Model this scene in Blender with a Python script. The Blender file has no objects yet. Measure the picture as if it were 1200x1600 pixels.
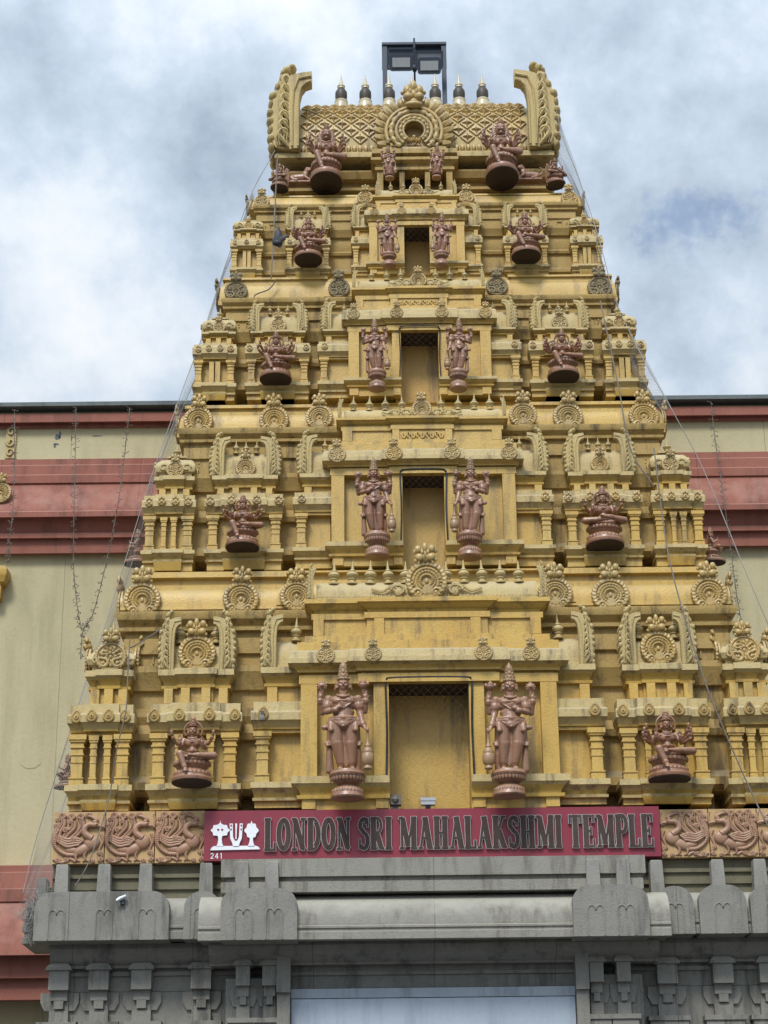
import bpy, bmesh, math, random
from mathutils import Vector, Matrix
random.seed(7)
PI = math.pi
R = math.radians
scene = bpy.context.scene
col = scene.collection

# ------------------------------------------------------------------ helpers
class MB:
    """collects shapes, then links them as ONE mesh object"""
    def __init__(s):
        s.v = []; s.f = []; s.m = []; s.cur = 0
    def add(s, vs, fs):
        o = len(s.v)
        s.v += [tuple(p) for p in vs]
        for f in fs:
            s.f.append([i + o for i in f]); s.m.append(s.cur)
    def box(s, x0, x1, y0, y1, z0, z1):
        s.add([(x0,y0,z0),(x1,y0,z0),(x1,y1,z0),(x0,y1,z0),(x0,y0,z1),(x1,y0,z1),(x1,y1,z1),(x0,y1,z1)],
              [(0,3,2,1),(4,5,6,7),(0,1,5,4),(1,2,6,5),(2,3,7,6),(3,0,4,7)])
    def stack(s, x0, x1, yf, yb, levels, pl=1, pr=1, fade=None):
        """loft of rectangles: levels (z, p): p grows the front and the sides"""
        vs = []; fs = []
        for z, p in levels:
            a = x0 - p*pl; b = x1 + p*pr
            vs += [(a,yf-p,z),(b,yf-p,z),(b,yb,z),(a,yb,z)]
        n = len(levels)
        for i in range(n-1):
            o = i*4
            for k in range(4):
                k2 = (k+1) % 4
                fs.append((o+k, o+k2, o+4+k2, o+4+k))
        fs.append((3,2,1,0)); fs.append(tuple((n-1)*4+k for k in range(4)))
        st = len(s.m); s.add(vs, fs)
        if fade is not None:                     # the proud, weathered bands carry the faded paint
            for i in range(n-1):
                if max(levels[i][1], levels[i+1][1]) > fade:
                    for k in range(4): s.m[st+i*4+k] = 1
    def tube(s, pts, r, n=6, cap=True, flat=1.0, up=None):
        pts = [Vector(p) for p in pts]
        if not isinstance(r, (list, tuple)): r = [r]*len(pts)
        m = len(pts); vs = []; fs = []
        ref = None
        for i, p in enumerate(pts):
            t = (pts[min(i+1,m-1)] - pts[max(i-1,0)])
            if t.length < 1e-9: t = Vector((0,0,1))
            t.normalize()
            if ref is None:
                ref = Vector(up) if up else (Vector((0,1,0)) if abs(t.y) < .9 else Vector((1,0,0)))
            a = ref - t*ref.dot(t)
            if a.length < 1e-6: a = t.orthogonal()
            a.normalize(); ref = a
            b = t.cross(a)
            for k in range(n):
                an = 2*PI*k/n
                vs.append(p + a*(math.cos(an)*r[i]*flat) + b*(math.sin(an)*r[i]))
        for i in range(m-1):
            for k in range(n):
                k2 = (k+1) % n
                fs.append((i*n+k, i*n+k2, (i+1)*n+k2, (i+1)*n+k))
        if cap:
            fs.append(tuple(range(n))[::-1]); fs.append(tuple((m-1)*n+k for k in range(n)))
        s.add(vs, fs)
    def cap(s, a, b, ra, rb, n=10):
        """tapered capsule"""
        a = Vector(a); b = Vector(b); d = (b-a); L = d.length
        if L < 1e-6: return s.ell(a, (ra,ra,ra))
        d /= L
        pts = []; rr = []
        for k in range(4):
            t = -1 + k/4
            pts.append(a + d*(ra*t)); rr.append(ra*math.sqrt(max(1-t*t, .0004)))
        pts.append(a); rr.append(ra); pts.append(b); rr.append(rb)
        for k in range(1,5):
            t = k/4
            pts.append(b + d*(rb*t)); rr.append(rb*math.sqrt(max(1-t*t, .0004)))
        s.tube(pts, rr, n)
    def ell(s, c, r, nu=12, nv=8, rot=None):
        c = Vector(c); vs = []; fs = []
        if not isinstance(r, (list,tuple)): r = (r,r,r)
        M = rot
        def P(x,y,z):
            q = Vector((x*r[0], y*r[1], z*r[2]))
            if M: q = M @ q
            return c + q
        vs.append(P(0,0,-1))
        for j in range(1,nv):
            ph = -PI/2 + PI*j/nv
            for i in range(nu):
                th = 2*PI*i/nu
                vs.append(P(math.cos(ph)*math.cos(th), math.cos(ph)*math.sin(th), math.sin(ph)))
        vs.append(P(0,0,1)); top = len(vs)-1
        for i in range(nu):
            i2 = (i+1)%nu
            fs.append((0, 1+i2, 1+i))
            for j in range(nv-2):
                fs.append((1+j*nu+i, 1+j*nu+i2, 1+(j+1)*nu+i2, 1+(j+1)*nu+i))
            fs.append((1+(nv-2)*nu+i, 1+(nv-2)*nu+i2, top))
        s.add(vs, fs)
    def lathe(s, c, prof, n=16, sx=1, sy=1):
        """prof (r, z) bottom to top about a vertical axis through c"""
        vs = []; fs = []; m = len(prof)
        for r, z in prof:
            for k in range(n):
                a = 2*PI*k/n
                vs.append((c[0]+r*math.cos(a)*sx, c[1]+r*math.sin(a)*sy, c[2]+z))
        for i in range(m-1):
            for k in range(n):
                k2 = (k+1)%n
                fs.append((i*n+k, i*n+k2, (i+1)*n+k2, (i+1)*n+k))
        fs.append(tuple(range(n))[::-1]); fs.append(tuple((m-1)*n+k for k in range(n)))
        s.add(vs, fs)
    def prism(s, poly, y0, y1):
        """XZ outline extruded along Y"""
        n = len(poly)
        vs = [(x,y0,z) for x,z in poly] + [(x,y1,z) for x,z in poly]
        fs = [tuple(range(n)), tuple(range(n,2*n))[::-1]]
        for k in range(n):
            k2 = (k+1)%n
            fs.append((k, n+k, n+k2, k2))
        s.add(vs, fs)
    def run(s, prof, x0, x1):
        """YZ outline extruded along X"""
        n = len(prof)
        vs = [(x0,y,z) for y,z in prof] + [(x1,y,z) for y,z in prof]
        fs = [tuple(range(n)), tuple(range(n,2*n))[::-1]]
        for k in range(n):
            k2 = (k+1)%n
            fs.append((k, n+k, n+k2, k2))
        s.add(vs, fs)
    def mesh(s, name, smooth=35):
        me = bpy.data.meshes.new(name)
        me.from_pydata(s.v, [], s.f)
        bm = bmesh.new(); bm.from_mesh(me)
        for f, mi in zip(bm.faces, s.m): f.material_index = mi
        bmesh.ops.recalc_face_normals(bm, faces=bm.faces)
        bm.to_mesh(me); bm.free()
        if smooth:
            me.polygons.foreach_set('use_smooth', [True]*len(me.polygons))
            me.set_sharp_from_angle(angle=R(smooth))
        return me
    def build(s, name, mat, parent=None, smooth=35, kind=None):
        me = s.mesh(name, smooth)
        return link(name, me, mat, parent, kind)

def link(name, me, mat, parent=None, kind=None, loc=None, scale=None, rz=None):
    o = bpy.data.objects.new(name, me); col.objects.link(o)
    if mat is not None and not me.materials:
        for m in (mat if isinstance(mat, (list,tuple)) else [mat]): me.materials.append(m)
    if parent: o.parent = parent
    if kind: o['kind'] = kind
    if loc is not None: o.location = loc
    if scale is not None: o.scale = scale
    if rz is not None: o.rotation_euler.z = rz
    return o
def tag(o, label, cat, group=None):
    o['label'] = label; o['category'] = cat
    if group: o['group'] = group
    return o
def empty(name, loc=(0,0,0), label=None, cat=None, group=None):
    o = bpy.data.objects.new(name, None); col.objects.link(o); o.location = loc
    o.empty_display_size = .2
    if label: tag(o, label, cat, group)
    return o
JIT = random.Random(11)
def put(name, me, mat, parent, loc, scale=(1,1,1), rz=0):
    o = link(name, me, mat, parent, loc=loc, scale=scale, rz=rz)
    if name in ('medallion','rosette','finial'):     # hand-made ornaments never match exactly
        k = 1+JIT.uniform(-.045,.045); o.scale = (scale[0]*k, scale[1]*(1+JIT.uniform(-.08,.08)), scale[2]*k*(1+JIT.uniform(-.03,.03)))
        if abs(rz) < .1: o.rotation_euler = (JIT.uniform(-.03,.03), JIT.uniform(-.05,.05), JIT.uniform(-.06,.06))
    return o
def copy_tree(o, parent=None):
    c = o.copy(); col.objects.link(c); c.parent = parent
    for ch in list(o.children): copy_tree(ch, c)
    return c
def spline(pts, n=6):
    """Catmull-Rom through the points"""
    P = [Vector(p) for p in pts]; out = []
    P = [P[0]*2-P[1]] + P + [P[-1]*2-P[-2]]
    for i in range(1, len(P)-2):
        a,b,c,d = P[i-1:i+3]
        for k in range(n):
            t = k/n
            out.append(.5*((2*b)+(c-a)*t+(2*a-5*b+4*c-d)*t*t+(3*b-a-3*c+d)*t**3))
    out.append(P[-2]); return out

# ------------------------------------------------------------------ materials
def mat(name, c1, c2, rough=.8, stain=None, stain_amt=.5, scale=3., bump=.3, top=None, bscale=60., streak=7., contrast=.25, spec=.3, fine=None, joint=0):
    m = bpy.data.materials.new(name); m.use_nodes = True
    nt = m.node_tree; N = nt.nodes; L = nt.links
    b = N['Principled BSDF']; b.inputs['Roughness'].default_value = rough
    b.inputs['Specular IOR Level'].default_value = spec
    g = N.new('ShaderNodeNewGeometry')
    n1 = N.new('ShaderNodeTexNoise'); n1.inputs['Scale'].default_value = scale; n1.inputs['Detail'].default_value = 6
    n1.inputs['Roughness'].default_value = .65
    L.new(g.outputs['Position'], n1.inputs['Vector'])
    r1 = N.new('ShaderNodeMapRange'); r1.inputs['From Min'].default_value = .5-contrast; r1.inputs['From Max'].default_value = .5+contrast
    L.new(n1.outputs['Fac'], r1.inputs['Value'])
    mx = N.new('ShaderNodeMix'); mx.data_type = 'RGBA'
    mx.inputs['A'].default_value = (*c1,1); mx.inputs['B'].default_value = (*c2,1)
    L.new(r1.outputs['Result'], mx.inputs['Factor'])
    out = mx.outputs['Result']
    if fine:                                        # chips and hairline blotches
        nf = N.new('ShaderNodeTexNoise'); nf.inputs['Scale'].default_value = 22.; nf.inputs['Detail'].default_value = 9; nf.inputs['Roughness'].default_value = .75
        nf.inputs['Distortion'].default_value = 1.2
        L.new(g.outputs['Position'], nf.inputs['Vector'])
        rf = N.new('ShaderNodeMapRange'); rf.inputs['From Min'].default_value = .52; rf.inputs['From Max'].default_value = .70; rf.inputs['To Max'].default_value = .65
        L.new(nf.outputs['Fac'], rf.inputs['Value'])
        mf = N.new('ShaderNodeMix'); mf.data_type = 'RGBA'; L.new(rf.outputs['Result'], mf.inputs['Factor']); L.new(out, mf.inputs['A'])
        mf.inputs['B'].default_value = (*fine,1); out = mf.outputs['Result']
    if joint:                                       # butt joints between the blocks
        sx_ = N.new('ShaderNodeSeparateXYZ'); L.new(g.outputs['Position'], sx_.inputs[0])
        a_ = N.new('ShaderNodeMath'); a_.operation = 'DIVIDE'; L.new(sx_.outputs['X'], a_.inputs[0]); a_.inputs[1].default_value = joint
        f_ = N.new('ShaderNodeMath'); f_.operation = 'FRACT'; L.new(a_.outputs[0], f_.inputs[0])
        l_ = N.new('ShaderNodeMath'); l_.operation = 'LESS_THAN'; L.new(f_.outputs[0], l_.inputs[0]); l_.inputs[1].default_value = .007/joint
        q_ = N.new('ShaderNodeMath'); q_.operation = 'MULTIPLY'; L.new(l_.outputs[0], q_.inputs[0]); q_.inputs[1].default_value = .6
        mj = N.new('ShaderNodeMix'); mj.data_type = 'RGBA'; L.new(q_.outputs[0], mj.inputs['Factor']); L.new(out, mj.inputs['A'])
        mj.inputs['B'].default_value = (c1[0]*.35,c1[1]*.35,c1[2]*.35,1); out = mj.outputs['Result']
    if stain:
        mp = N.new('ShaderNodeMapping'); mp.inputs['Scale'].default_value = (streak, streak, streak*.16)
        L.new(g.outputs['Position'], mp.inputs['Vector'])
        n2 = N.new('ShaderNodeTexNoise'); n2.inputs['Scale'].default_value = 1.; n2.inputs['Detail'].default_value = 5
        n2.inputs['Roughness'].default_value = .7
        L.new(mp.outputs['Vector'], n2.inputs['Vector'])
        r2 = N.new('ShaderNodeMapRange'); r2.interpolation_type = 'SMOOTHSTEP'
        r2.inputs['From Min'].default_value = .48; r2.inputs['From Max'].default_value = .70
        r2.inputs['To Max'].default_value = stain_amt
        L.new(n2.outputs['Fac'], r2.inputs['Value'])
        m2 = N.new('ShaderNodeMix'); m2.data_type = 'RGBA'
        L.new(r2.outputs['Result'], m2.inputs['Factor']); L.new(out, m2.inputs['A'])
        m2.inputs['B'].default_value = (*stain,1); out = m2.outputs['Result']
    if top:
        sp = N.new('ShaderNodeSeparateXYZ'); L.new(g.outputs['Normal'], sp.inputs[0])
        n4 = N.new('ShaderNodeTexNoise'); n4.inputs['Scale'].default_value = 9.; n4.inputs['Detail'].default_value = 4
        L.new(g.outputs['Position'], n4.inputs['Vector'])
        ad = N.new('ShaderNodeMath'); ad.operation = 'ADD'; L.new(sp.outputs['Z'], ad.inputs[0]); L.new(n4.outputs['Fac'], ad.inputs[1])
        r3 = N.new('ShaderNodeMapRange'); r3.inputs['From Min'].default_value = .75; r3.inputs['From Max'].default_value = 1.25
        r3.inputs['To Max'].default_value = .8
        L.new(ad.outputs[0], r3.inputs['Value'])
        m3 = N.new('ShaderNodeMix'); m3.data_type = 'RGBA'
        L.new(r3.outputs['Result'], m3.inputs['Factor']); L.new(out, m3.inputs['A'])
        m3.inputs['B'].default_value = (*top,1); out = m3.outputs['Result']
    L.new(out, b.inputs['Base Color'])
    if bump:
        n3 = N.new('ShaderNodeTexNoise'); n3.inputs['Scale'].default_value = bscale; n3.inputs['Detail'].default_value = 4
        L.new(g.outputs['Position'], n3.inputs['Vector'])
        bp = N.new('ShaderNodeBump'); bp.inputs['Strength'].default_value = bump; bp.inputs['Distance'].default_value = .01
        L.new(n3.outputs['Fac'], bp.inputs['Height']); L.new(bp.outputs['Normal'], b.inputs['Normal'])
    return m

GR = (.10,.085,.055)
M = {}
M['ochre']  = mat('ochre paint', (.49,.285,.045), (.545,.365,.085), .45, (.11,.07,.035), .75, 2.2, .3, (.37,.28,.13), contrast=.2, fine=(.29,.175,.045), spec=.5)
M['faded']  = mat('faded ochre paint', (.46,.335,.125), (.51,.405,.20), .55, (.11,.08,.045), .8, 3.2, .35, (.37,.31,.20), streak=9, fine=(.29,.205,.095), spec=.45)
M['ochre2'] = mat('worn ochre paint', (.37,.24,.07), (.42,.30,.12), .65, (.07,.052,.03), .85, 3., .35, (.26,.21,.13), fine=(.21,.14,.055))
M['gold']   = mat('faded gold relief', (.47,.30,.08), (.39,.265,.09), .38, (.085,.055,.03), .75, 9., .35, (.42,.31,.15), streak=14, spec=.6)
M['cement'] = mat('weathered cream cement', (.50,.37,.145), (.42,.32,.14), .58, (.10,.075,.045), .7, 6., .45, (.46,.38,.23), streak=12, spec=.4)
M['umber']  = mat('dark weathered relief', (.20,.155,.085), (.26,.205,.11), .7, (.07,.06,.04), .6, 9., .3, (.22,.19,.13), streak=14)
M['soffit'] = mat('dark brown soffit', (.042,.028,.022), (.065,.043,.032), .85, None, 0, 5., .2)  # near-black tone; also paints shade beneath the seated statue slabs
M['copper'] = mat('copper brown paint', (.205,.090,.045), (.275,.132,.072), .34, (.06,.034,.022), .75, 9., .2, (.40,.225,.14), streak=14, spec=.6, fine=(.13,.06,.036))
M['coppergold'] = mat('tarnished gold paint', (.34,.22,.10), (.25,.135,.08), .4, (.11,.07,.04), .5, 8., .15, None, spec=.6)
M['panel']  = mat('buff panel', (.50,.34,.16), (.42,.27,.13), .7, GR, .5, 6., .3, None)
M['terracotta'] = mat('terracotta relief paint', (.29,.145,.085), (.36,.20,.12), .45, (.09,.05,.035), .6, 8., .2, (.40,.25,.165), spec=.5)
M['stone']  = mat('grey granite shaded copy', (.195,.187,.163), (.255,.242,.21), .85, (.078,.073,.065), .75, 3.5, .5, (.33,.312,.265), bscale=90, fine=(.137,.13,.115), joint=.92)  # toned down: weaker light on the lower stonework is put into the colour
M['stonelit'] = mat('granite lit copy', (.285,.27,.23), (.235,.222,.187), .85, (.11,.097,.078), .75, 4., .5, (.37,.35,.29), bscale=90, fine=(.185,.172,.145), joint=1.15)  # lighter copy of stone; brighter light on slab and middle eave painted in
M['olive']  = mat('olive grey wall', (.185,.165,.105), (.15,.138,.095), .85, (.08,.07,.06), .5, 3.5, .3, None)
M['beige']  = mat('beige render', (.45,.395,.235), (.50,.445,.28), .9, (.27,.24,.15), .5, .8, .3, None, bscale=25, streak=1.6, fine=(.38,.34,.22), joint=1.7)
M['red']    = mat('dusty red paint', (.27,.095,.068), (.31,.125,.09), .75, (.14,.065,.05), .7, 2., .2, (.36,.20,.155), streak=5, fine=(.20,.075,.055), joint=1.35)
M['coping'] = mat('dark coping', (.10,.12,.125), (.15,.17,.165), .7, (.05,.06,.06), .5, 4., .3, None)
M['void']   = mat('opening shade', (.02,.018,.014), (.03,.025,.02), .95, None, 0, 3., 0)  # near-black colour standing in for the unlit inside of an opening
M['crimson']= mat('crimson sign board', (.205,.013,.03), (.23,.02,.038), .42, (.12,.018,.025), .6, 2., .05, None, spec=.5, fine=(.17,.025,.034))
M['letter'] = mat('dark brown letter face', (.045,.030,.026), (.07,.048,.042), .7, (.10,.08,.07), .4, 12., .15, spec=.15)
M['silver'] = mat('silver letter edge', (.55,.52,.50), (.42,.40,.39), .35, None, 0, 20., 0, spec=.6)
M['white']  = mat('white paint', (.78,.78,.80), (.70,.71,.74), .5, None, 0, 6., 0)
M['board']  = mat('pale blue board', (.37,.425,.495), (.44,.49,.55), .45, (.29,.33,.38), .8, 1.5, .05, None, streak=4, fine=(.33,.375,.43))
M['boardedge'] = mat('blue grey board edge', (.30,.34,.39), (.38,.42,.46), .6, (.2,.22,.25), .6, 5., .1, None)
M['navy']   = mat('dark blue grey metal', (.045,.06,.085), (.06,.075,.10), .5, None, 0, 4., 0)
M['lens']   = mat('grey lamp glass', (.34,.36,.37), (.40,.42,.43), .25, None, 0, 30., 0, spec=.6)
M['brass']  = mat('pale brass', (.55,.47,.30), (.47,.40,.27), .35, (.2,.16,.1), .4, 12., 0, None, spec=.6)
M['pot']    = mat('blackened copper pot', (.05,.042,.035), (.08,.066,.05), .45, None, 0, 10., .1)
M['cable']  = mat('brown grey cable', (.13,.115,.10), (.18,.155,.13), .8, None, 0, 8., 0)
M['net']    = mat('grey twine', (.25,.24,.225), (.30,.29,.27), .8, None, 0, 3., 0)
M['netdark'] = mat('dark twine', (.10,.085,.06), (.13,.11,.08), .9, None, 0, 3., 0)
M['wood']   = mat('dark timber', (.07,.035,.02), (.10,.05,.03), .6, None, 0, 4., .2)
M['pave']   = mat('asphalt and slabs', (.085,.083,.08), (.12,.118,.112), .9, (.06,.06,.06), .5, 1., .3)
M['plastic']= mat('black plastic', (.02,.022,.028), (.035,.035,.04), .5, None, 0, 8., .1)

def vary(m, c, amt):
    nt = m.node_tree; b = nt.nodes['Principled BSDF']; l = b.inputs['Base Color'].links[0]; src = l.from_socket
    oi = nt.nodes.new('ShaderNodeObjectInfo'); mu = nt.nodes.new('ShaderNodeMath'); mu.operation = 'MULTIPLY'; mu.inputs[1].default_value = amt
    nt.links.new(oi.outputs['Random'], mu.inputs[0])
    mx = nt.nodes.new('ShaderNodeMix'); mx.data_type = 'RGBA'; nt.links.new(mu.outputs[0], mx.inputs['Factor']); nt.links.new(src, mx.inputs['A']); mx.inputs['B'].default_value = (*c,1)
    nt.links.new(mx.outputs['Result'], b.inputs['Base Color'])
vary(M['copper'], (.30,.18,.115), .35); vary(M['gold'], (.36,.275,.13), .6); vary(M['cement'], (.42,.33,.16), .5); vary(M['terracotta'], (.40,.28,.19), .3)
vary(M['ochre'], (.44,.32,.11), .35)
# ------------------------------------------------------------------ camera
PITCH, YAW, ROLL, FPX, CX = .357792497, -.00124933, -.01113158, 3000., -.3606
CY, CZ = -15., 1.6
def ray(px, py):
    u = (px-600)/FPX; v = (800-py)/FPX
    c, s = math.cos(ROLL), math.sin(ROLL); u, v = c*u-s*v, s*u+c*v
    d = Vector((u, math.cos(PITCH)-v*math.sin(PITCH), math.sin(PITCH)+v*math.cos(PITCH)))
    c, s = math.cos(YAW), math.sin(YAW)
    return Vector((c*d.x-s*d.y, s*d.x+c*d.y, d.z))
def at(px, py, Y):
    d = ray(px, py); t = (Y-CY)/d.y
    return Vector((CX+d.x*t, Y, CZ+d.z*t))
cam_d = bpy.data.cameras.new('camera'); cam = bpy.data.objects.new('camera', cam_d); col.objects.link(cam)
f0 = ray(600, 800); rx = (ray(601,800)-f0).normalized(); uy = (ray(600,799)-f0).normalized(); f0.normalize()
Mx = Matrix.Identity(4)
for i in range(3): Mx[i][0] = rx[i]; Mx[i][1] = uy[i]; Mx[i][2] = -f0[i]; Mx[i][3] = (CX,CY,CZ)[i]
cam.matrix_world = Mx
cam_d.sensor_fit = 'VERTICAL'; cam_d.sensor_height = 36.; cam_d.lens = FPX/1600*36
cam_d.clip_start = .1; cam_d.clip_end = 3000
scene.camera = cam
scene.render.resolution_x = 768; scene.render.resolution_y = 1024

# ------------------------------------------------------------------ shared ornament meshes
def medallion_mesh(name, style):
    """round horseshoe-arch medallion facing -Y, radius 1 about the origin, lion mask crest on top"""
    b = MB(); nr, na = 22, 96
    vs = []; fs = []
    for i in range(nr+1):
        r = i/nr
        for k in range(na):
            a = 2*PI*k/na                      # 0 = up
            da = abs((a+PI) % (2*PI) - PI)      # angle away from the top
            gap = max(0, min(1, (da-2.45)/.25)) # bottom opening
            h = .16
            if style == 0:
                if r > .74: h = .17 + .06*abs(math.sin(13*a)) - .25*max(0, r-.9)
                elif r > .69: h = .08
                else:
                    wv = .5+.5*math.cos((r-.6)*2*PI/.155)
                    h = .12 + .10*wv*(1-gap) + .03*math.sin(22*a)*(1-gap)*(wv > .4)
                    if r < .2: h = .03
            else:
                if r > .78: h = .2 - .4*max(0, r-.92)
                elif r > .72: h = .1
                else:
                    h = .15 + .07*math.sin(9*a+9*r)*math.sin(12*r) + .05*math.cos(14*a)*(r > .4)
                    if r < .17: h = .06
            if r > .97: h *= .3
            rr = r*(1+.035*math.cos(26*a)*(r > .9))
            vs.append((math.sin(a)*rr, -h, math.cos(a)*rr*.97))
    for i in range(nr):
        for k in range(na):
            k2 = (k+1) % na
            fs.append((i*na+k, i*na+k2, (i+1)*na+k2, (i+1)*na+k))
    b.add(vs, fs)
    # back plate
    b.prism([(math.sin(2*PI*k/40)*.99, math.cos(2*PI*k/40)*.96) for k in range(40)], .0, .14)
    # curls at the foot
    for sx in (-1, 1):
        if style == 0:
            pts = [(sx*(.42+.24*math.cos(t)*(1-t/9)), -.2, -.62+.24*math.sin(t)*(1-t/9)) for t in [j*.6 for j in range(11)]]
            b.tube(pts, [.075*(1-.05*j) for j in range(11)], 6)
            b.ell((sx*.42,-.2,-.62), (.10,.09,.10), 8, 6)
            for q in range(4):
                b.ell((sx*(.62+.07*math.sin(q)), -.17, -.42+.16*q), (.075,.07,.06), 8, 5)
        else:
            pts = [(sx*(.40+.25*math.cos(t)), -.2, -.42+.25*math.sin(t)) for t in [PI*.35+j*.46 for j in range(11)]]
            b.tube(pts, [.05+.05*math.sin(PI*j/10) for j in range(11)], 6)
            b.ell((sx*.40,-.16,-.44), (.11,.08,.11), 8, 6)
    b.ell((0,-.08,-.02), (.1,.08,.14), 8, 6)
    # lion mask crest
    cz = 1.12
    b.ell((0,-.16,cz), (.40,.26,.26), 12, 8)
    for sx in (-1,1):
        b.ell((sx*.27,-.34,cz-.02), (.21,.16,.19), 10, 7)
        b.ell((sx*.33,-.26,cz+.40), (.17,.16,.20), 10, 7)
        b.ell((sx*.48,-.2,cz+.30), (.10,.10,.12), 8, 6)
        b.ell((sx*.13,-.38,cz+.22), (.08,.08,.12), 8, 6)
        b.ell((sx*.45,-.24,cz-.16), (.12,.10,.10), 8, 6)
    b.ell((0,-.36,cz+.46), (.13,.14,.24), 10, 7)
    b.ell((0,-.40,cz+.10), (.07,.08,.20), 8, 6)
    b.ell((0,-.2,cz+.30), (.3,.2,.22), 10, 7)
    return b.mesh(name, 50)
def rosette_mesh(style):
    b = MB()
    prof = [(1,.02),(1,.22),(.86,.34),(.72,.34),(.66,.24),(.44,.24),(.38,.40),(.16,.46),(.14,.28)]
    n = 20; vs = []; fs = []
    for r, h in prof:
        for k in range(n):
            a = 2*PI*k/n
            q = r*(1+.07*math.cos(8*a)*(style == 1)*(r > .6))
            dz = 1+.45*max(0, math.cos(a))**6*(r > .6)
            vs.append((math.sin(a)*q, -h, math.cos(a)*q*dz))
    m = len(prof)
    for i in range(m-1):
        for k in range(n):
            k2 = (k+1) % n; fs.append((i*n+k, i*n+k2, (i+1)*n+k2, (i+1)*n+k))
    fs.append(tuple((m-1)*n+k for k in range(n))); fs.append(tuple(range(n)))
    b.add(vs, fs)
    if style == 1:
        for sx in (-1,1): b.ell((sx*.5,-.3,.75), (.3,.22,.3), 8, 6)
        b.ell((0,-.3,1.1), (.25,.22,.38), 8, 6)
        for sx in (-1,1): b.ell((sx*.62,-.26,-.35), (.32,.2,.3), 8, 6)
    return b.mesh('rosette', 50)
def finial_mesh():
    b = MB()
    b.lathe((0,0,0), [(.30,0),(.30,.06),(.20,.08),(.17,.17),(.24,.20),(.24,.23),(.18,.25),(.30,.31),(.34,.38),(.33,.43),(.22,.50),(.15,.53),(.18,.56),(.16,.60),(.09,.63),(.07,.75),(.025,.97),(.004,1)], 16)
    return b.mesh('finial', 40)
def pilaster_mesh():
    b = MB()
    L = [(0,.42),(.11,.42),(.11,.36),(.135,.36),(.136,.43),(.165,.43),(.166,.33),(.45,.32),(.451,.365),(.475,.365),(.476,.325),
         (.58,.325),(.60,.39),(.635,.39),(.636,.33),(.73,.33),(.745,.42),(.775,.42),(.776,.36),(.845,.36),(.86,.46),(.90,.46),(.901,.53),(1,.53)]
    b.stack(0,0,0,0,[(z,p) for z,p in L])
    # a square shaft: mirror the front to the back
    vs = []
    for i,(x,y,z) in enumerate(b.v):
        p = L[i//4][1]
        vs.append((x, (-p if i % 4 < 2 else p*.9), z))
    b.v = vs
    return b.mesh('pilaster', 20)
def gable_mesh():
    """flared end gable of a barrel roof, height 1; the hook turns towards +X, carved flame side at -X; front faces -Y"""
    b = MB()
    inner = [(.0,.0),(.10,.0),(.10,.54),(.108,.66),(.132,.76),(.18,.825),(.26,.85),(.26,1.0),(.13,.985),(.0,.955),(-.06,.92),(-.06,.6),(-.02,.3)]
    b.prism(inner, -.045, .07)
    b.tube([(.014,-.05,.02),(.014,-.05,.55),(.03,-.05,.75),(.09,-.05,.90),(.25,-.05,.93)], .016, 6)
    b.tube([(.088,-.05,.02),(.088,-.05,.54),(.097,-.05,.68),(.122,-.05,.78),(.18,-.05,.84),(.25,-.05,.866)], .014, 6)
    outer = [(.0,.01),(-.10,.015),(-.20,.04),(-.25,.12),(-.265,.3),(-.26,.5),(-.24,.68),(-.20,.84),(-.14,.97),(-.06,1.02),(.0,.9)]
    b.prism(outer, -.015, .32)
    # long S-shaped plumes on the carved face
    rnd = random.Random(5)
    for q in range(7):
        z = .12+.115*q; sc = 1-.05*q
        b.tube(spline([(-.04,-.03,z-.09),(-.10*sc,-.05,z-.03),(-.155*sc,-.045,z+.05),(-.12*sc,-.05,z+.11),(-.06,-.04,z+.10),(-.07,-.035,z+.05)],4), [.018+.014*math.sin(PI*j/20) for j in range(21)], 6)
    for q in range(5):
        b.tube(spline([(-.05-.03*q,-.03,.05),(-.06-.034*q,-.045,.14),(-.045-.03*q,-.04,.22)],4), .013, 5)
    # flame knobs up the outer edge
    for q in range(10):
        t = q/9; z = .05+1.0*t
        x = -.265+.03*abs(t-.4)*2 + (.17*max(0,t-.62)/.38)
        for yy in (.03,.17,.30):
            b.ell((x-.012, yy, z), (.05+.012*math.sin(q*2.3), .075, .062), 8, 6)
    for q in range(3): b.ell((-.10+.05*q, .05, 1.03+.035*q), (.06,.085,.05), 8, 6)
    b.ell((.0,.05,1.115), (.045,.06,.04), 8, 6)
    return b.mesh('end_gable', 45)
MED = [medallion_mesh('medallion', 0), medallion_mesh('medallion', 1)]
ROS = [rosette_mesh(0), rosette_mesh(1)]
FIN = finial_mesh(); PIL = pilaster_mesh(); GAB = gable_mesh()
MEDD = MED[1].copy()
for me, m in ((MED[0],'gold'),(MED[1],'gold'),(MEDD,'umber'),(ROS[0],'ochre2'),(ROS[1],'gold'),(FIN,'cement'),(PIL,'ochre'),(GAB,'cement')):
    me.materials.append(M[m])

# ------------------------------------------------------------------ the temple tower
tower = empty('temple_tower', (0,1.5,0), 'tall ochre stepped temple gateway tower with five carved tiers', 'temple tower')
def part(b, name, m, parent, smooth=35):
    o = b.build(name, m, parent, smooth)
    return o
def T(o):           # parts are modelled in world coordinates: undo the offset of the tower's base point
    o.location = Vector(o.location) - Vector((0,1.5,0)); return o

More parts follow.
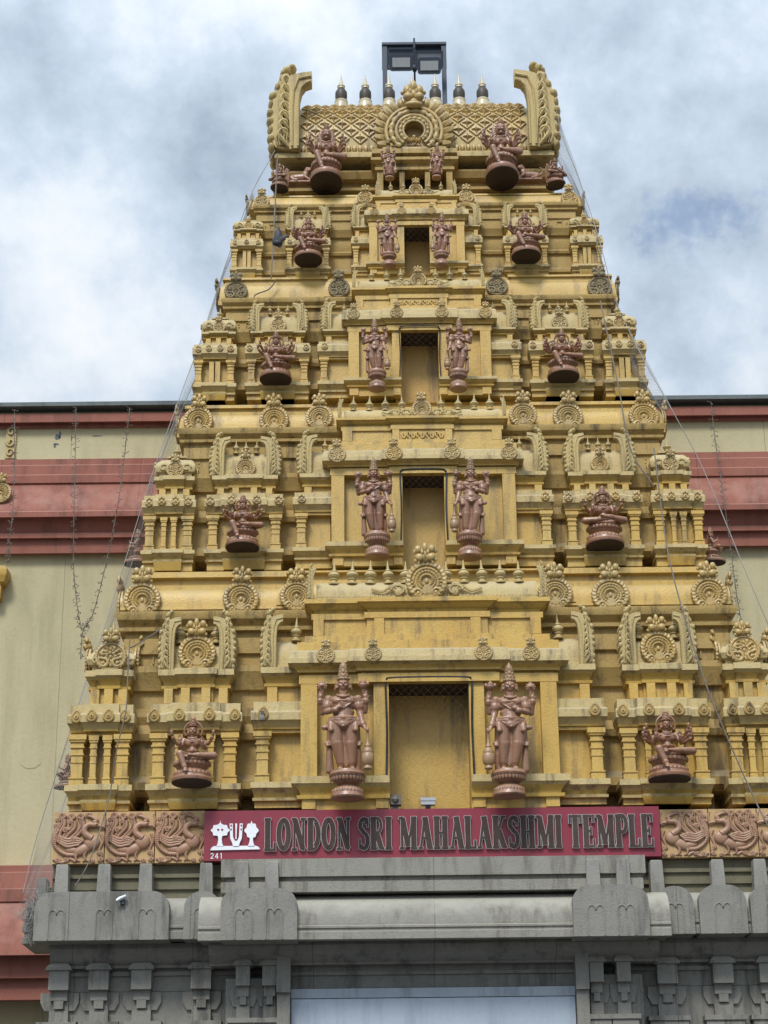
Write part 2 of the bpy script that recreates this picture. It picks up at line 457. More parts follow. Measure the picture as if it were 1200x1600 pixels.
# tier data: plane Y, scale, pavilion levels, porch levels, kapota levels
YK = [0,.5,.9,1.22]
SC = [1.,.78,.62,.47]
PAV = [[4.72,4.77,4.91,5.32,5.41,5.49,5.57,5.70,5.85,6.09,6.27,6.30],
       [6.88,6.95,7.05,7.36,7.44,7.51,7.56,7.62,7.73,7.96,8.07,8.10],
       [8.64,8.69,8.79,9.02,9.08,9.16,9.19,9.25,9.31,9.50,9.59,9.60],
       [10.03,10.07,10.13,10.33,10.36,10.42,10.45,10.51,10.55,10.69,10.76,10.79]]
POR = [[4.68,4.76,4.93,5.69,5.76,5.84,5.95,6.03,6.10,6.24,6.29,6.40,6.60,6.76],
       [6.87,6.95,7.07,7.69,7.75,7.80,7.90,7.97,8.02,8.12,8.16,8.23,8.36,8.50],
       [8.62,8.70,8.78,9.25,9.30,9.35,9.45,9.48,9.51,9.59,9.63,9.70,9.83,9.91],
       [10.01,10.06,10.12,10.51,10.55,10.61,10.67,10.71,10.72,10.77,10.80,10.84,10.95,11.02]]
KAP = [[6.38,6.42,6.50,6.67,6.71,6.78,6.83],[8.22,8.26,8.30,8.45,8.48,8.52,8.55],
       [9.70,9.74,9.76,9.92,9.94,9.98,10.0],[10.87,10.885,10.90,11.04,11.05,11.07,11.09]]
LIPY = [.3,.75,1.1,1.38]; LIPX = [2.56,2.17,1.865,1.625]
CORN = [(-2.86,-2.38),(-2.40,-1.98),(-2.05,-1.68),(-1.76,-1.47)]
BARR = [(-2.22,-1.52),(-1.86,-1.22),(-1.57,-1.01),(-1.24,-.83)]
WING = [(-1.39,-.98),(-1.10,-.78),(-.91,-.63),(-.61,-.43)]
# porch x: base, pil outer edges, inner pil edges, cornice, cornice step, plinth1, attic, attic pil in, centre pil, barrel
PX = [dict(o0=1.02,o1=.89,i0=.44,i1=.32,cs=.55,at=.92,ap=.84,c0=.43,c1=.35,st=.49,ba=.90),
      dict(o0=.79,o1=.68,i0=.27,i1=.18,cs=.28,at=.69,ap=.61,c0=.26,c1=.20,st=.26,ba=.68),
      dict(o0=.645,o1=.55,i0=.25,i1=.17,cs=.29,at=.57,ap=.51,c0=.26,c1=.19,st=.26,ba=.56),
      dict(o0=.45,o1=.375,i0=.185,i1=.12,cs=.19,at=.38,ap=.34,c0=.18,c1=.13,st=.19,ba=.35)]
PF = [[-.76,-.61,-.46,-.31,-.17,.17,.31,.46,.61,.76],[-.60,-.46,-.32,-.17,.17,.32,.46,.60],[-.43,-.29,-.16,.16,.29,.43],[-.24,-.12,.12,.24]]
FINH = [.17,.125,.105,.075]

def ledge_levels(zb, zt, s, base=0., out=.07):
    h = zt-zb
    return [(zb,base+.025*s),(zb+.16*h,base+.03*s),(zb+.17*h,base+.0*s),(zb+.30*h,base+.004*s),(zb+.42*h,base+.014*s),(zb+.55*h,base+.032*s),
            (zb+.66*h,base+.055*s),(zb+.67*h,base+out*s),(zt,base+out*s)]
def body_levels(P, s):
    a,b_,c,d,e,f,g,h,i = P[:9]
    L = [(a,-.01*s),(b_,-.01*s)] + ledge_levels(b_, c, s)
    L += [(c+.001,-.075*s),(d,-.075*s),(d+.001,.0),(d+.3*(e-d),.0),(d+.31*(e-d),.02*s),(d+.5*(e-d),.022*s),(d+.75*(e-d),.04*s),(e-.002,.062*s),
          (e,.075*s),(e+.75*(f-e),.078*s),(f-.003,.065*s),(f,.03*s),(g,.03*s),(g+.001,-.03*s),(h,-.03*s)]
    L += [(h+.001,.01*s)] + [(z,p) for z,p in ledge_levels(h+.001, i, s, -.02*s, .075)] + [(i+.001,-.02*s)]
    return L
def barrel_profile(y0, z0, z1, depth, n=9):
    h = z1-z0
    pr = [(y0+depth, z0), (y0, z0)]
    pr += [(y0-.012*h/.25, z0+.02*h), (y0-.012*h/.25, z0+.10*h), (y0+.01, z0+.12*h), (y0+.01, z0+.22*h)]
    for k in range(n+1):
        t = PI/2*k/n
        pr.append((y0+.02+depth*.36*(1-math.cos(t)), z0+.24*h+(h*.76)*math.sin(t)**.9))
    pr.append((y0+depth, z1))
    return pr

def pavilion(name, k, x0, x1, yf, kind, sx):
    """kind: corner (square dome), barrel (barrel roof), wing (half barrel beside the porch); sx mirrors to the right side"""
    s = SC[k]; P = PAV[k]; yb = YK[k]+.62*max(s,.7)
    X0, X1 = (x0,x1) if sx < 0 else (-x1,-x0)
    inner = 1 if sx < 0 else -1                    # direction towards the tower axis
    b = MB(); SG = .38                                  # the mouldings grow less at the sides than in front
    w = X1-X0; xc = (X0+X1)/2
    full = body_levels(P, s); lo = [t for t in full if t[0] <= P[6]+1e-6]; hi = [(P[6]-.002,-.03*s)]+[t for t in full if t[0] > P[6]+1e-6]
    outer, innr = {'corner':(.125*s,.025*s),'barrel':(.075*s,.075*s),'wing':(.075*s,0)}[kind]
    if k == 3: outer, innr = outer*.5, innr*.5
    U0, U1 = (X0+outer, X1-innr) if sx < 0 else (X0+innr, X1-outer)
    b.stack(X0, X1, yf, yb, lo, SG, SG, fade=.028*s)
    b.stack(U0, U1, yf, yb, hi, .55, .55, fade=.028*s)
    # stepped centre strip of the mouldings
    uc = (U0+U1)/2; uw = U1-U0
    if kind != 'wing':
        q = .27*w
        b.stack(xc-q, xc+q, yf-.028*s, yb-.02, [(P[0],-.008*s)]+[(z+.003,p) for z,p in ledge_levels(P[1],P[2],s)]+[(P[2]+.004,-.05*s)], SG, SG, fade=.028*s)
        L = [(z+.003,p) for z,p in lo if P[3]+.002 <= z]
        b.stack(xc-q, xc+q, yf-.028*s, yb-.02, L, SG, SG, fade=.028*s)
        q = .27*uw
        b.stack(uc-q, uc+q, yf-.026*s, yb-.02, [(z+.003,p) for z,p in hi], SG, SG, fade=.028*s)
        for dx in ([-.40,-.15,.15,.40] if kind == 'barrel' else [-.34,0,.34]):
            b.box(uc+dx*uw-.035*s, uc+dx*uw+.035*s, yf-.03*s-(.02*s if abs(dx) < .3 else 0), yf+.1, P[6]+.002, P[7]-.002)
    else:
        b.box(U0+.02*s if sx < 0 else U1-.10*s, U0+.10*s if sx < 0 else U1-.02*s, yf-.005, yf+.1, P[6]+.002, P[7]-.002)
    root = T(part(b, name, [M['ochre'],M['faded']], tower, 25))
    zb, zt = P[2], P[3]
    pw = .135*s if kind == 'corner' else .135*s
    def child(nm, me, x, y, z, sc, rz=0, m=None):
        o = put(nm, me, m, root, (x,y,z), sc, rz); return o
    def pil(x, wd): child('pilaster', PIL, x, yf-.0*s, zb, (wd,wd,zt-zb))
    if kind == 'corner':
        pil(X0+.06*s, pw); pil(X1-.06*s, pw)
        if k < 2:
            pil(xc-.055*s, pw*.55); pil(xc+.055*s, pw*.55)
        else:
            bb = MB()
            for dx in (-.045*s,.045*s): bb.box(xc+dx-.035*s, xc+dx+.035*s, yf-.02*s, yf+.08, zb, zt)
            bb.build('panel_strip', M['ochre'], root)
        rx = [-.40,-.14,.14,.40] if k < 3 else [-.38,0,.38]
    elif kind == 'barrel':
        pil(X0+.065*s, pw); pil(X1-.065*s, pw)
        if k == 0: pil(xc-.13, pw*.5); pil(xc+.13, pw*.5)
        rx = [-.46,-.17,.17,.46] if k < 3 else [-.42,.42]
    else:
        pil((X0+.065*s) if sx < 0 else (X1-.065*s), pw)
        rx = [-.30*inner*-1*-1] if False else [(-.33 if sx < 0 else .33)]
    rr = .046*s
    for q in rx:
        child('rosette', ROS[0 if k == 0 else 1], xc+q*w, yf-(.105 if abs(q) < .27 else .078)*s, (P[4]+P[5])/2+.005, (rr,rr*1.1,rr*(1 if k else 1.05)))
    zr0, zr1 = P[8], P[9]; h = zr1-zr0
    y0 = yf+.02*s; X0, X1 = U0, U1; w = uw; xc = uc
    if kind == 'corner':
        d = MB(); hw = w/2
        L = [(zr0,.0),(zr0+.10*h,.012*s),(zr0+.12*h,.0),(zr0+.25*h,.0),(zr0+.27*h,.03*s),(zr0+.45*h,.045*s),(zr0+.62*h,.03*s),(zr0+.78*h,-.02*s),(zr0+.9*h,-.08*s),(zr0+.97*h,-.14*s),(zr0+h,-.17*s)]
        # square dome: back shrinks too
        vs = []; fs = []; yc = y0+hw
        for z,p in L:
            e = hw*.93+p; vs += [(xc-e,yc-e,z),(xc+e,yc-e,z),(xc+e,yc+e,z),(xc-e,yc+e,z)]
        n = len(L)
        for i in range(n-1):
            for c in range(4): fs.append((i*4+c,i*4+(c+1)%4,i*4+4+(c+1)%4,i*4+4+c))
        fs.append((3,2,1,0)); fs.append(tuple((n-1)*4+c for c in range(4))); d.add(vs,fs)
        d.box(xc-hw*.55, xc+hw*.55, yc-hw*.55, yc+hw*.55, zr1-.006, zr1+.014*s)
        for sg in (-1,1):                                     # scrolls on the dome shoulders
            for q in range(3):
                pts = [(xc+sg*hw*(.66+.05*q)+.05*s*math.cos(t)*(1-t/10), yc-hw-.03*s+.05*q*s, zr0+(.42+.14*q)*h+.045*s*math.sin(t)*(1-t/10)) for t in [j*.6 for j in range(10)]]
                d.tube(pts, .013*s, 5)
        d.build('dome_roof', M['cement'], root, 35)
        r = .13 if k == 0 else .098*s
        mz = zr0+r*.98
        ms = MED[1]
        child('medallion', ms, xc, y0-.03*s, mz, (r,r*.9,r))
        for sg in (-1,1):
            child('medallion', ms, xc+sg*(hw+.03*s), yc, mz, (r*1.0,r*.9,r), sg*PI/2)
        fh = P[10]-zr1+.03*s
        child('finial', FIN, xc, yc-hw*.42, zr1-.0*s, (fh*.8,fh*.8,fh*1.02))
    else:
        d = MB(); dep = .34*s
        xa, xb = X0+.02*s, X1-.02*s
        zr1 += .10*h; d.run(barrel_profile(y0-.02*s, zr0, zr1, dep), xa, xb)
        nb = int((xb-xa)/(.03*s))
        for q in range(nb):
            d.ell((xa+(q+.5)*(xb-xa)/nb, y0+.012, zr0+.17*h), (.011*s,.012*s,.016*s), 6, 4)
        if kind == 'barrel' and k:
            for sg in (-1,1):
                for q in range(2):
                    pts = [(xc+sg*w*(.24)+.05*s*math.cos(t)*(1-t/10), y0+.02+.03*q*s, zr0+(.45+.16*q)*h+.04*s*math.sin(t)*(1-t/10)) for t in [j*.6 for j in range(10)]]
                    d.tube(pts, .013*s, 5)
        d.build('barrel_roof', M['cement'], root, 35)
        gh = P[11]-zr0
        if kind == 'barrel' or sx < 0:
            child('end_gable', GAB, X0+.06*s, y0-.04*s, zr0, (gh*(.72 if k == 0 else .86),gh*1.0,gh))
        if kind == 'barrel' or sx > 0:
            child('end_gable', GAB, X1-.06*s, y0-.04*s, zr0, (-gh*(.72 if k == 0 else .86),gh*1.0,gh))
        fz = zr1-.05*h; fh = P[10]-fz+.035*s
        yc = y0+dep*.16
        if kind == 'barrel':
            sp = w*(.27 if k == 0 else .17)
            for q in ((-1,1) if k == 0 else (-1,0,1)): child('finial', FIN, xc+q*sp, yc, fz, (fh*.68,fh*.68,fh))
            r = .15 if k == 0 else .095*s+.012
            child('medallion', MED[0] if k < 2 else MED[1], xc, y0-.03*s, zr0+r*.98, (r,r*.85,r))
        else:
            child('finial', FIN, X1-.09*s if sx < 0 else X0+.09*s, yc, fz, (fh*.68,fh*.68,fh))
            for q in range(3):
                u = (X0+.24*s) if sx < 0 else (X1-.24*s)
                d2 = None
    return root

def porch(k):
    s = SC[k]; P = POR[k]; X = PX[k]; yf = YK[k]-.15*max(s,.8); yb = YK[k]+.75*max(s,.85)
    a,bb,c,d,e,f,g,h,i,j,l,m,n,o_ = P
    b = MB()
    for sg in (-1,1):
        o0,o1,i0,i1 = X['o0'],X['o1'],X['i0'],X['i1']
        x0,x1 = (-o0,-i1) if sg < 0 else (i1,o0)
        pl,pr = (1,0) if sg < 0 else (0,1)
        b.stack(x0, x1, yf, yb, [(a,-.02*s),(bb,-.02*s)]+ledge_levels(bb,c,s,0,.07)+[(c+.001,-.1*s)], pl, pr, fade=.05*s)
        # niche wall, two plain pilasters
        b.box(x0+.02*s, x1-(.004 if sg<0 else -.0)-.0, yf+.10*s, yb-.01, c, d+.002) if sg < 0 else b.box(x0+.004, x1-.02*s, yf+.10*s, yb-.01, c, d+.002)
        for u0,u1 in ((o1,o0),(i1,i0)):
            q0,q1 = sg*u0, sg*u1
            q0,q1 = min(q0,q1),max(q0,q1)
            b.box(q0, q1, yf-.012*s, yf+.16*s, c+.002, d)
            b.box(q0+.012*s, q1-.012*s, yf-.004*s, yf+.14*s, a+.004, bb+.01)
    W = X['o0']
    top = [(d,.015*s),(e,.015*s),(e+.001,-.01*s),(e+.25*(f-e),-.01*s),(e+.26*(f-e),.03*s),(e+.5*(f-e),.032*s),(e+.8*(f-e),.05*s),(f-.002,.075*s),
           (f,.10*s),(f+.35*(g-f),.10*s),(f+.36*(g-f),.094*s),(f+.85*(g-f),.088*s),(g,.07*s),(g+.001,.03*s),(h,.03*s),(h+.001,-.03*s),(i,-.03*s),
           ]
    b.stack(-W, W, yf, yb, top, fade=.06*s)
    cs = X['cs']
    b.stack(-cs, cs, yf-.03*s, yb-.02, [(z+.003,p) for z,p in top], fade=.06*s)
    A = X['at']
    att = [(i,-.0),(i+.12*(j-i),.0),(i+.121*(j-i),-.0),(j,-.0),(j+.001,.02*s),(l,.02*s),(l+.001,-.01*s),(l+.25*(m-l),.0),(l+.5*(m-l),.04*s),(l+.66*(m-l),.055*s),(l+.67*(m-l),.075*s),(m,.075*s),(m+.001,.0)]
    b.stack(-A, A, yf+.06*s, yb+.05, att)
    st = X['st']
    b.stack(-st, st, yf+.03*s, yb, [(z+.003,p) for z,p in att])
    for sg in (-1,1):
        q0,q1 = sorted((sg*A, sg*X['ap'])); b.box(q0-.004,q1,yf+.035*s,yf+.2,i+.004,j)
        q0,q1 = sorted((sg*X['c0'], sg*X['c1'])); b.box(q0,q1,yf+.008*s,yf+.2,i+.005,j)
    if k in (1,2):                                   # carved strip between the attic pilasters
        wv = X['c1']*.92
        nb = 9
        for q in range(nb):
            cx_ = -wv+(q+.5)*2*wv/nb; r = wv/nb*.8
            pts = [(cx_+r*math.cos(t)*(1-t/9), yf+.02*s, (i+j)/2+(j-i)*.34*math.sin(t)*(1-t/9)*(1 if q % 2 else -1)) for t in [v*.6 for v in range(9)]]
            b.tube(pts, .011*s, 5)
    root = T(part(b, 'central_porch', [M['ochre'],M['faded']], tower, 25))
    # recess behind the doorway
    rb = MB(); i1 = X['i1']; dep = .38*max(s,.8)
    rb.box(-i1-.05, i1+.05, yf+dep, yb+.6, a-.1, n)
    for sg in (-1,1):
        q0,q1 = sorted((sg*(i1+.003), sg*(i1+.05))); rb.box(q0,q1,yf+.16*s,yf+dep,a-.1,d)
    rb.build('doorway_recess', M['ochre'], root)
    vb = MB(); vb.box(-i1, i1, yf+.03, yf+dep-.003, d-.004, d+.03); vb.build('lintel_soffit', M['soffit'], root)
    # barrel roof on top
    d_ = MB(); B_ = X['ba']; y0 = yf+.04*s; dp = .4*s; hh = n-m
    d_.run(barrel_profile(y0, m, n, dp), -B_, B_)
    nb = int(2*B_/(.032*s))
    for q in range(nb): d_.ell((-B_+(q+.5)*2*B_/nb, y0+.012, m+.17*hh), (.012*s,.012*s,.018*s), 6, 4)
    for sg in (-1,1):                                 # foliage scrolls either side of the medallion
        for q in range(2 if k else 1):
            cx_ = sg*(.17+.13*q)*s*(1.35 if k == 0 else 1.0)
            w_ = .06*s
            pts = [(cx_+sg*w_*1.1*math.cos(t)*(1-t/10), y0-.012*s, m+(.42-.04*q)*hh+hh*.26*math.sin(t)*(1-t/10)) for t in [v*.6 for v in range(10)]]
            d_.tube(pts, [.018*s*(1-.05*v) for v in range(10)], 5)
            d_.ell((cx_,y0-.005,m+.36*hh), (.035*s,.02*s,.04*s), 8, 5)
        d_.tube(spline([(sg*.2*s,y0-.005,m+.3*hh),(sg*.28*s,y0-.012,m+.6*hh),(sg*.36*s,y0-.005,m+.38*hh),(sg*.45*s,y0-.0,m+.5*hh)],4), .012*s, 5)
    d_.build('barrel_roof', M['cement'], root, 35)
    def child(nm, me, x, y, z, sc, rz=0): return put(nm, me, None, root, (x,y,z), sc, rz)
    gh = (n-m)*1.36
    gl = MB()
    gy = y0-.05*s
    for sg in (-1,1): child('end_gable', GAB, sg*(B_+.035*s), gy, m, (-sg*gh*.50,gh*.6,gh))
    for x in PF[k]: child('finial', FIN, x, y0+dp*.2, n-.035*s, (FINH[k]*.86,FINH[k]*.86,FINH[k]+.035*s))
    r = [.165,.086,.08,.068][k]
    child('medallion', MED[0], 0, y0-.03*s, m+r*.93, (r,r*.8,r))
    r = [.071,.074,.058,.042][k]
    us = [.82,.44] if k == 0 else ([.74,.25] if k == 1 else ([.60,.205] if k == 2 else [.40,.14]))
    for u in us:
        for sg in (-1,1):
            yy = yf-.105*s-(.03*s if u < cs else 0)
            child('medallion', MED[1], sg*u, yy, (f+g)/2+.005*s, (r,r*.75,r))
    return root

def core(k):
    """recessed wall of the tier with its string courses"""
    s = SC[k]; P = PAV[k]; K = KAP[k]; yf = YK[k]+.17*max(s,.75); yb = 3.4
    HX = LIPX[k]-.10
    zl = K[0]
    q8 = P[8]; L = [(P[0]-.3,-.16),(P[2]-.05*s,-.16),(P[2]-.045*s,-.02)]+[(P[2]+z,p) for z,p in ((.0,.04*s),(.06*s,.045*s),(.12*s,.0))]
    L += [(P[3]-.02*s,.0),(P[3]-.01*s,.05*s),(P[3]+.04*s,.07*s),(P[3]+.05*s,.02*s),(P[4]+.04*s,.0),(P[5]+.02*s,.03*s),(P[5]+.09*s,.03*s),(P[5]+.1*s,-.01),(P[7]+.02*s,-.01)]
    L += [(P[7]+.03*s,.03*s),(P[7]+.10*s,.055*s),(P[7]+.17*s,.09*s),(P[7]+.22*s,.09*s),(P[7]+.225*s,.0)]
    top = zl-.21*s
    L += [(max(top-.14*s,P[7]+.3*s),.0),(max(top-.13*s,P[7]+.31*s),.03*s),(top,.03*s),(top+.002,.02*s),(zl-.16*s,.02*s),(zl-.155*s,.07*s),(zl-.125*s,.075*s),(zl-.12*s,.02*s),(zl-.10*s,.03*s),(zl-.06*s,.085*s),(zl-.02*s,.10*s),(zl+.004,.10*s)]
    L.sort(key=lambda t: t[0])
    gx = PX[k]['i1']+.05; o = None
    for sg in (-1,1):                               # the doorway recess stays open between the two halves
        b = MB()
        if sg < 0: b.stack(-HX, -gx, yf, yb, L, 1, 0)
        else: b.stack(gx, HX, yf, yb, L, 0, 1)
        o = T(part(b, 'tier_wall', M['ochre2'], tower, 25))
    # small incised frames on the wall beside the corner pavilions
    fb = MB()
    for sg in (-1,1):
        xa = sg*(CORN[k][1]*-1-.13*s); z0 = P[8]+.11*s
        for (u0,u1,v0,v1) in ((0,.012,0,.16),(.0,.12,.15,.162),(.11,.122,.05,.16),(.05,.12,.045,.057)):
            q0,q1 = sorted((xa-sg*u0*s, xa-sg*u1*s)); fb.box(q0,q1,yf-.012,yf+.02,z0+v0*s,z0+v1*s)
    fb.build('wall_moulding', M['ochre2'], o)
    return o
def eave(k):
    s = SC[k]; K = KAP[k]; yf = LIPY[k]; hx = LIPX[k]; yb = 3.5 if k < 3 else 3.2
    z0,z1,z2,z3,z4,z5,z6 = K; d = (YK[k+1] if k < 3 else 1.66)-yf-.06
    L = [(z0+.012,-.06*s),(z0,0),(z1,.002),(z1+.001,-.020*s),(z1+.25*(z2-z1),-.020*s),(z1+.26*(z2-z1),.0),(z1+.48*(z2-z1),.0),(z1+.49*(z2-z1),-.022*s),(z1+.64*(z2-z1),-.022*s),(z1+.65*(z2-z1),-.004*s),(z2-.002,-.006*s),(z2,-.014*s)]
    for q in range(1,9):
        t = q/8
        L.append((z2+(z3-z2)*math.sin(t*PI/2)**.9, -.014*s-d*.5*(1-math.cos(t*PI/2))))
    L += [(z3+.001,-d*.62),(z4,-d*.62),(z4+.001,-d*.92),(z5-.008*s,-d*.92),(z5,-d*.58),(z6,-d*.60),(z6+.001,-d*1.2)]
    b = MB(); b.stack(-hx, hx, yf, yb, L)
    px = [1.25,1.02,.88,.60][k]
    b.stack(-px, px, yf-.09*s, yb-.1, [(z+.003*(1 if z > z0+.02 else -1),p) for z,p in L[:-2]])
    o = T(part(b, 'curved_eave', M['ochre'], tower, 30))
    rs = [.157,.132,.113,.078][k]
    xs = [[2.37,1.545,1.075],[1.985,1.31,.905],[1.70,.735],[1.49,.488]][k]
    for u in xs:
        for sg in (-1,1):
            fw = u < px
            r = rs*(.92 if fw and k < 3 else 1)
            zc = z1+r*.86
            me = MED[0] if k < 2 else (MEDD if k == 2 else MED[1])
            put('medallion', me, None, o, (sg*u, yf-(.09*s if fw else 0)-.015*s, zc), (r,r*.8,r))
    for sg in (-1,1):
        r = rs; put('medallion', MED[0] if k < 2 else MEDD, None, o, (sg*(hx+.01), yf+.26*s, z1+r*.86), (r*1.0,r*.7,r), sg*PI/2)
    return o
for k in range(4):
    core(k); eave(k); porch(k)
    for sx in (-1,1):
        pavilion('corner_pavilion', k, *CORN[k], YK[k], 'corner', sx)
        pavilion('barrel_pavilion', k, *BARR[k], YK[k]-.01, 'barrel', sx)
        pavilion('wing_bay', k, *WING[k], YK[k]-.05*max(SC[k],.7), 'wing', sx)
# plinth of the lowest tier
b = MB(); b.stack(-2.75, 2.75, .42, 3.4, [(3.2,0),(4.70,0),(4.705,.03),(4.72,.03)])
T(b.build('tower_base', M['olive'], tower))

# neck, top porch and crowning barrel roof
b = MB()
b.stack(-1.36, 1.36, 1.70, 3.0, [(11.05,.02),(11.17,.02),(11.18,-.06),(11.24,-.06),(11.25,.0),(11.28,.0),(11.29,-.05),(11.35,-.05),(11.36,.03),(11.42,.06),(11.44,.06),(11.45,-.08),(11.53,-.08)])
b.stack(-.37, .37, 1.50, 2.6, [(11.05,0),(11.09,0)])
for sg in (-1,1):
    for u0,u1 in ((.10,.15),(.31,.37)):
        q0,q1 = sorted((sg*u0,sg*u1)); b.box(q0,q1,1.50,1.72,11.09,11.35)
b.stack(-.37,.37,1.50,2.6,[(11.35,.02),(11.38,.02),(11.385,-.0),(11.41,.01),(11.44,.06),(11.47,.06),(11.475,.0),(11.51,.0),(11.52,.05),(11.57,.05)])
neck = T(b.build('neck_wall', M['ochre2'], tower, 25))
vb = MB(); vb.box(-.10,.10,1.665,1.69,11.10,11.34); vb.build('opening_shade', M['void'], neck)  # solid panel before the wall; shade of the small opening is painted
b = MB()
b.stack(-1.385, 1.385, 1.55, 3.1, [(11.535,-.02),(11.54,0),(11.585,0),(11.59,-.02),(11.61,-.02)])
yA, zA, yR, zR = 1.60, 11.61, 2.22, 12.40
prof = [(2.84,zA),(yA,zA)]
def barrel_pt(t):     # t 0..1 front foot to ridge
    a = t*PI/2
    return (yA+(yR-yA)*(1-math.cos(a))**1.15, zA+(zR-zA)*math.sin(a)**.92)
for q in range(0,17): prof.append(barrel_pt(q/16) if q else (yA,zA+.001))
for q in range(15,0,-1):
    y,z = barrel_pt(q/16); prof.append((2*yR-y,z))
b.run(prof, -1.15, 1.15)
crown_roof = T(b.build('crowning_roof', M['cement'], tower, 30))
# lattice of flower diamonds on the barrel
lat = MB()
arc = [Vector((0,)+barrel_pt(q/100)) for q in range(101)]
cum = [0]
for q in range(100): cum.append(cum[-1]+(arc[q+1]-arc[q]).length)
LEN = cum[-1]
def on_barrel(x, v, h):
    v = max(0, min(LEN*.999, v))
    q = next(i for i in range(100) if cum[i+1] >= v)
    f = (v-cum[q])/(cum[q+1]-cum[q]); p = arc[q].lerp(arc[q+1], f)
    t = (arc[q+1]-arc[q]).normalized(); nrm = Vector((0,-t.z,t.y))
    p = p+nrm*h; return (x,p.y,p.z)
DW, DV = .178, .175
for row in range(-1, 14):
    for c in range(-7, 8):
        x = c*DW + (DW/2 if row % 2 else 0); v = .17+row*DV/2
        if abs(x) > 1.12 or v < .10 or v > LEN-.02: continue
        a = .42
        def pt(u, w, h):
            return on_barrel(max(-1.13,min(1.13,x+u*DW)), max(.085, v+w*DV), h)
        vs = [pt(-a,0,.0),pt(0,-a,.0),pt(a,0,.0),pt(0,a,.0), pt(-a*.92,0,.018),pt(0,-a*.92,.018),pt(a*.92,0,.018),pt(0,a*.92,.018)]
        petals = []
        for kk in range(8):
            an = PI/4*kk; rr = (.30 if kk % 2 == 0 else .12)
            petals.append(pt(rr*math.cos(an), rr*math.sin(an), .026 if kk % 2 == 0 else .014))
        vs += petals + [pt(0,0,.05)]
        fs = [(0,1,5,4),(1,2,6,5),(2,3,7,6),(3,0,4,7),(4,5,6,7)]
        for kk in range(8): fs.append((8+kk, 8+(kk+1)%8, 16))
        lat.add(vs, fs)
        p = pt(0,0,.03); lat.ell(p, (.018,.018,.018), 6, 4)
for q in range(40):                                   # row of leaves along the foot
    x = -1.10+q*2.2/39
    lat.ell(on_barrel(x,.045,.012), (.024,.025,.04), 6, 5)
for q in range(15):                                   # scalloped ridge
    x = -1.05+q*2.1/14
    lat.ell((x, yR, zR-.015), (.085,.12,.035), 8, 5)
lat.build('diamond_lattice', M['gold'], crown_roof, 30)
gh = .91
for sg in (-1,1):
    o = put('end_gable', GAB, None, crown_roof, (sg*1.215, 1.52, 11.60), (-sg*gh*.85,gh*1.2,gh*.97))
fb = MB()
fb.lathe((0,0,0), [(.20,0),(.20,.03),(.19,.10),(.17,.16),(.16,.165),(.165,.20),(.15,.215)], 20)
fb.cur = 1; fb.lathe((0,0,0), [(.13,.21),(.14,.24),(.15,.30),(.145,.37),(.10,.42),(.06,.45)], 20)
fb.cur = 2; fb.lathe((0,0,0), [(.09,.44),(.085,.47),(.10,.475),(.09,.50),(.055,.52),(.028,.60),(.003,.70)], 16)
fm = fb.mesh('pot_finial', 40)
for m in ('brass','pot','brass'): fm.materials.append(M[m])
for x in (-.735,-.484,-.237,0,.243,.49,.733):
    put('pot_finial', fm, None, crown_roof, (x, yR-.05, zR+.035), (.42,.42,.66))
# great arch medallion in the middle
gm = MB(); y0 = 1.49; zc = 11.78
def arch_ring(r, rad, d, z=zc, wob=0):
    pts = [(r*1.0*math.sin(t), y0-d, z+r*math.cos(t)) for t in [-2.5+5.0*q/40 for q in range(41)]]
    gm.tube(pts, [rad*(1+wob*math.sin(q*2.2)) for q in range(41)], 8)
A1 = [(-.30,11.57)]+[(.285*math.sin(t), zc+.265*math.cos(t)) for t in [-2.55+5.1*q/36 for q in range(37)]]+[(.30,11.57)]
A2 = [(-.075,11.57)]+[(.10*math.sin(t), zc+.01+.095*math.cos(t)) for t in [-2.3+4.6*q/36 for q in range(37)]]+[(.075,11.57)]
for (o1,o2,i1,i2) in zip(A1[:-1],A1[1:],A2[:-1],A2[1:]):
    gm.add([(p[0],yy,p[1]) for yy in (y0,y0+.16) for p in (o1,o2,i2,i1)], [(0,1,2,3),(7,6,5,4),(0,4,5,1),(2,6,7,3)])
arch_ring(.275,.022,.01); arch_ring(.225,.028,.02,wob=.3); arch_ring(.175,.022,.025); arch_ring(.135,.022,.03,wob=.3); arch_ring(.108,.014,.035)
for sg in (-1,1):
    for q in range(9):                                # flame leaves
        t = .35+q*.235
        cxx, czz = sg*.325*math.sin(t), zc+.315*math.cos(t)
        lean = t-.35
        pts = [(cxx*.86, y0+.05, zc+(czz-zc)*.86),(cxx*1.0,y0+.01,czz),(cxx*1.12+sg*.01,y0+.02,zc+(czz-zc)*1.12+.03),(cxx*1.16-sg*.01,y0+.03,zc+(czz-zc)*1.16+.075)]
        gm.tube(spline(pts,4), [.03,.034,.038,.04,.04,.04,.038,.036,.032,.026,.02,.013,.006], 6)
    for q in range(2):
        pts = [(sg*(.2+.06*math.cos(t)*(1-t/10)), y0-.03, 11.63+q*.0+.055*math.sin(t)*(1-t/10)) for t in [v*.6 for v in range(10)]]
        gm.tube(pts, [.02*(1-.05*v) for v in range(10)], 6)
gm.box(-.31,.31,y0-.02,y0+.2,11.555,11.60)
for q in range(5): gm.ell(((q-2)*.026, y0+.03, 11.70+(.012 if q == 2 else 0)), (.017,.03,.035), 8, 6)
gm.ell((0,y0+.02,11.735), .022, 8, 6)
gm.box(-.12,.12,y0+.085,y0+.10,11.58,11.9)
cz = 12.10                                            # lion mask above the arch
gm.ell((0,y0+.02,cz), (.115,.10,.07), 14, 9); gm.ell((0,y0-.07,cz-.05), (.09,.05,.035), 12, 7)
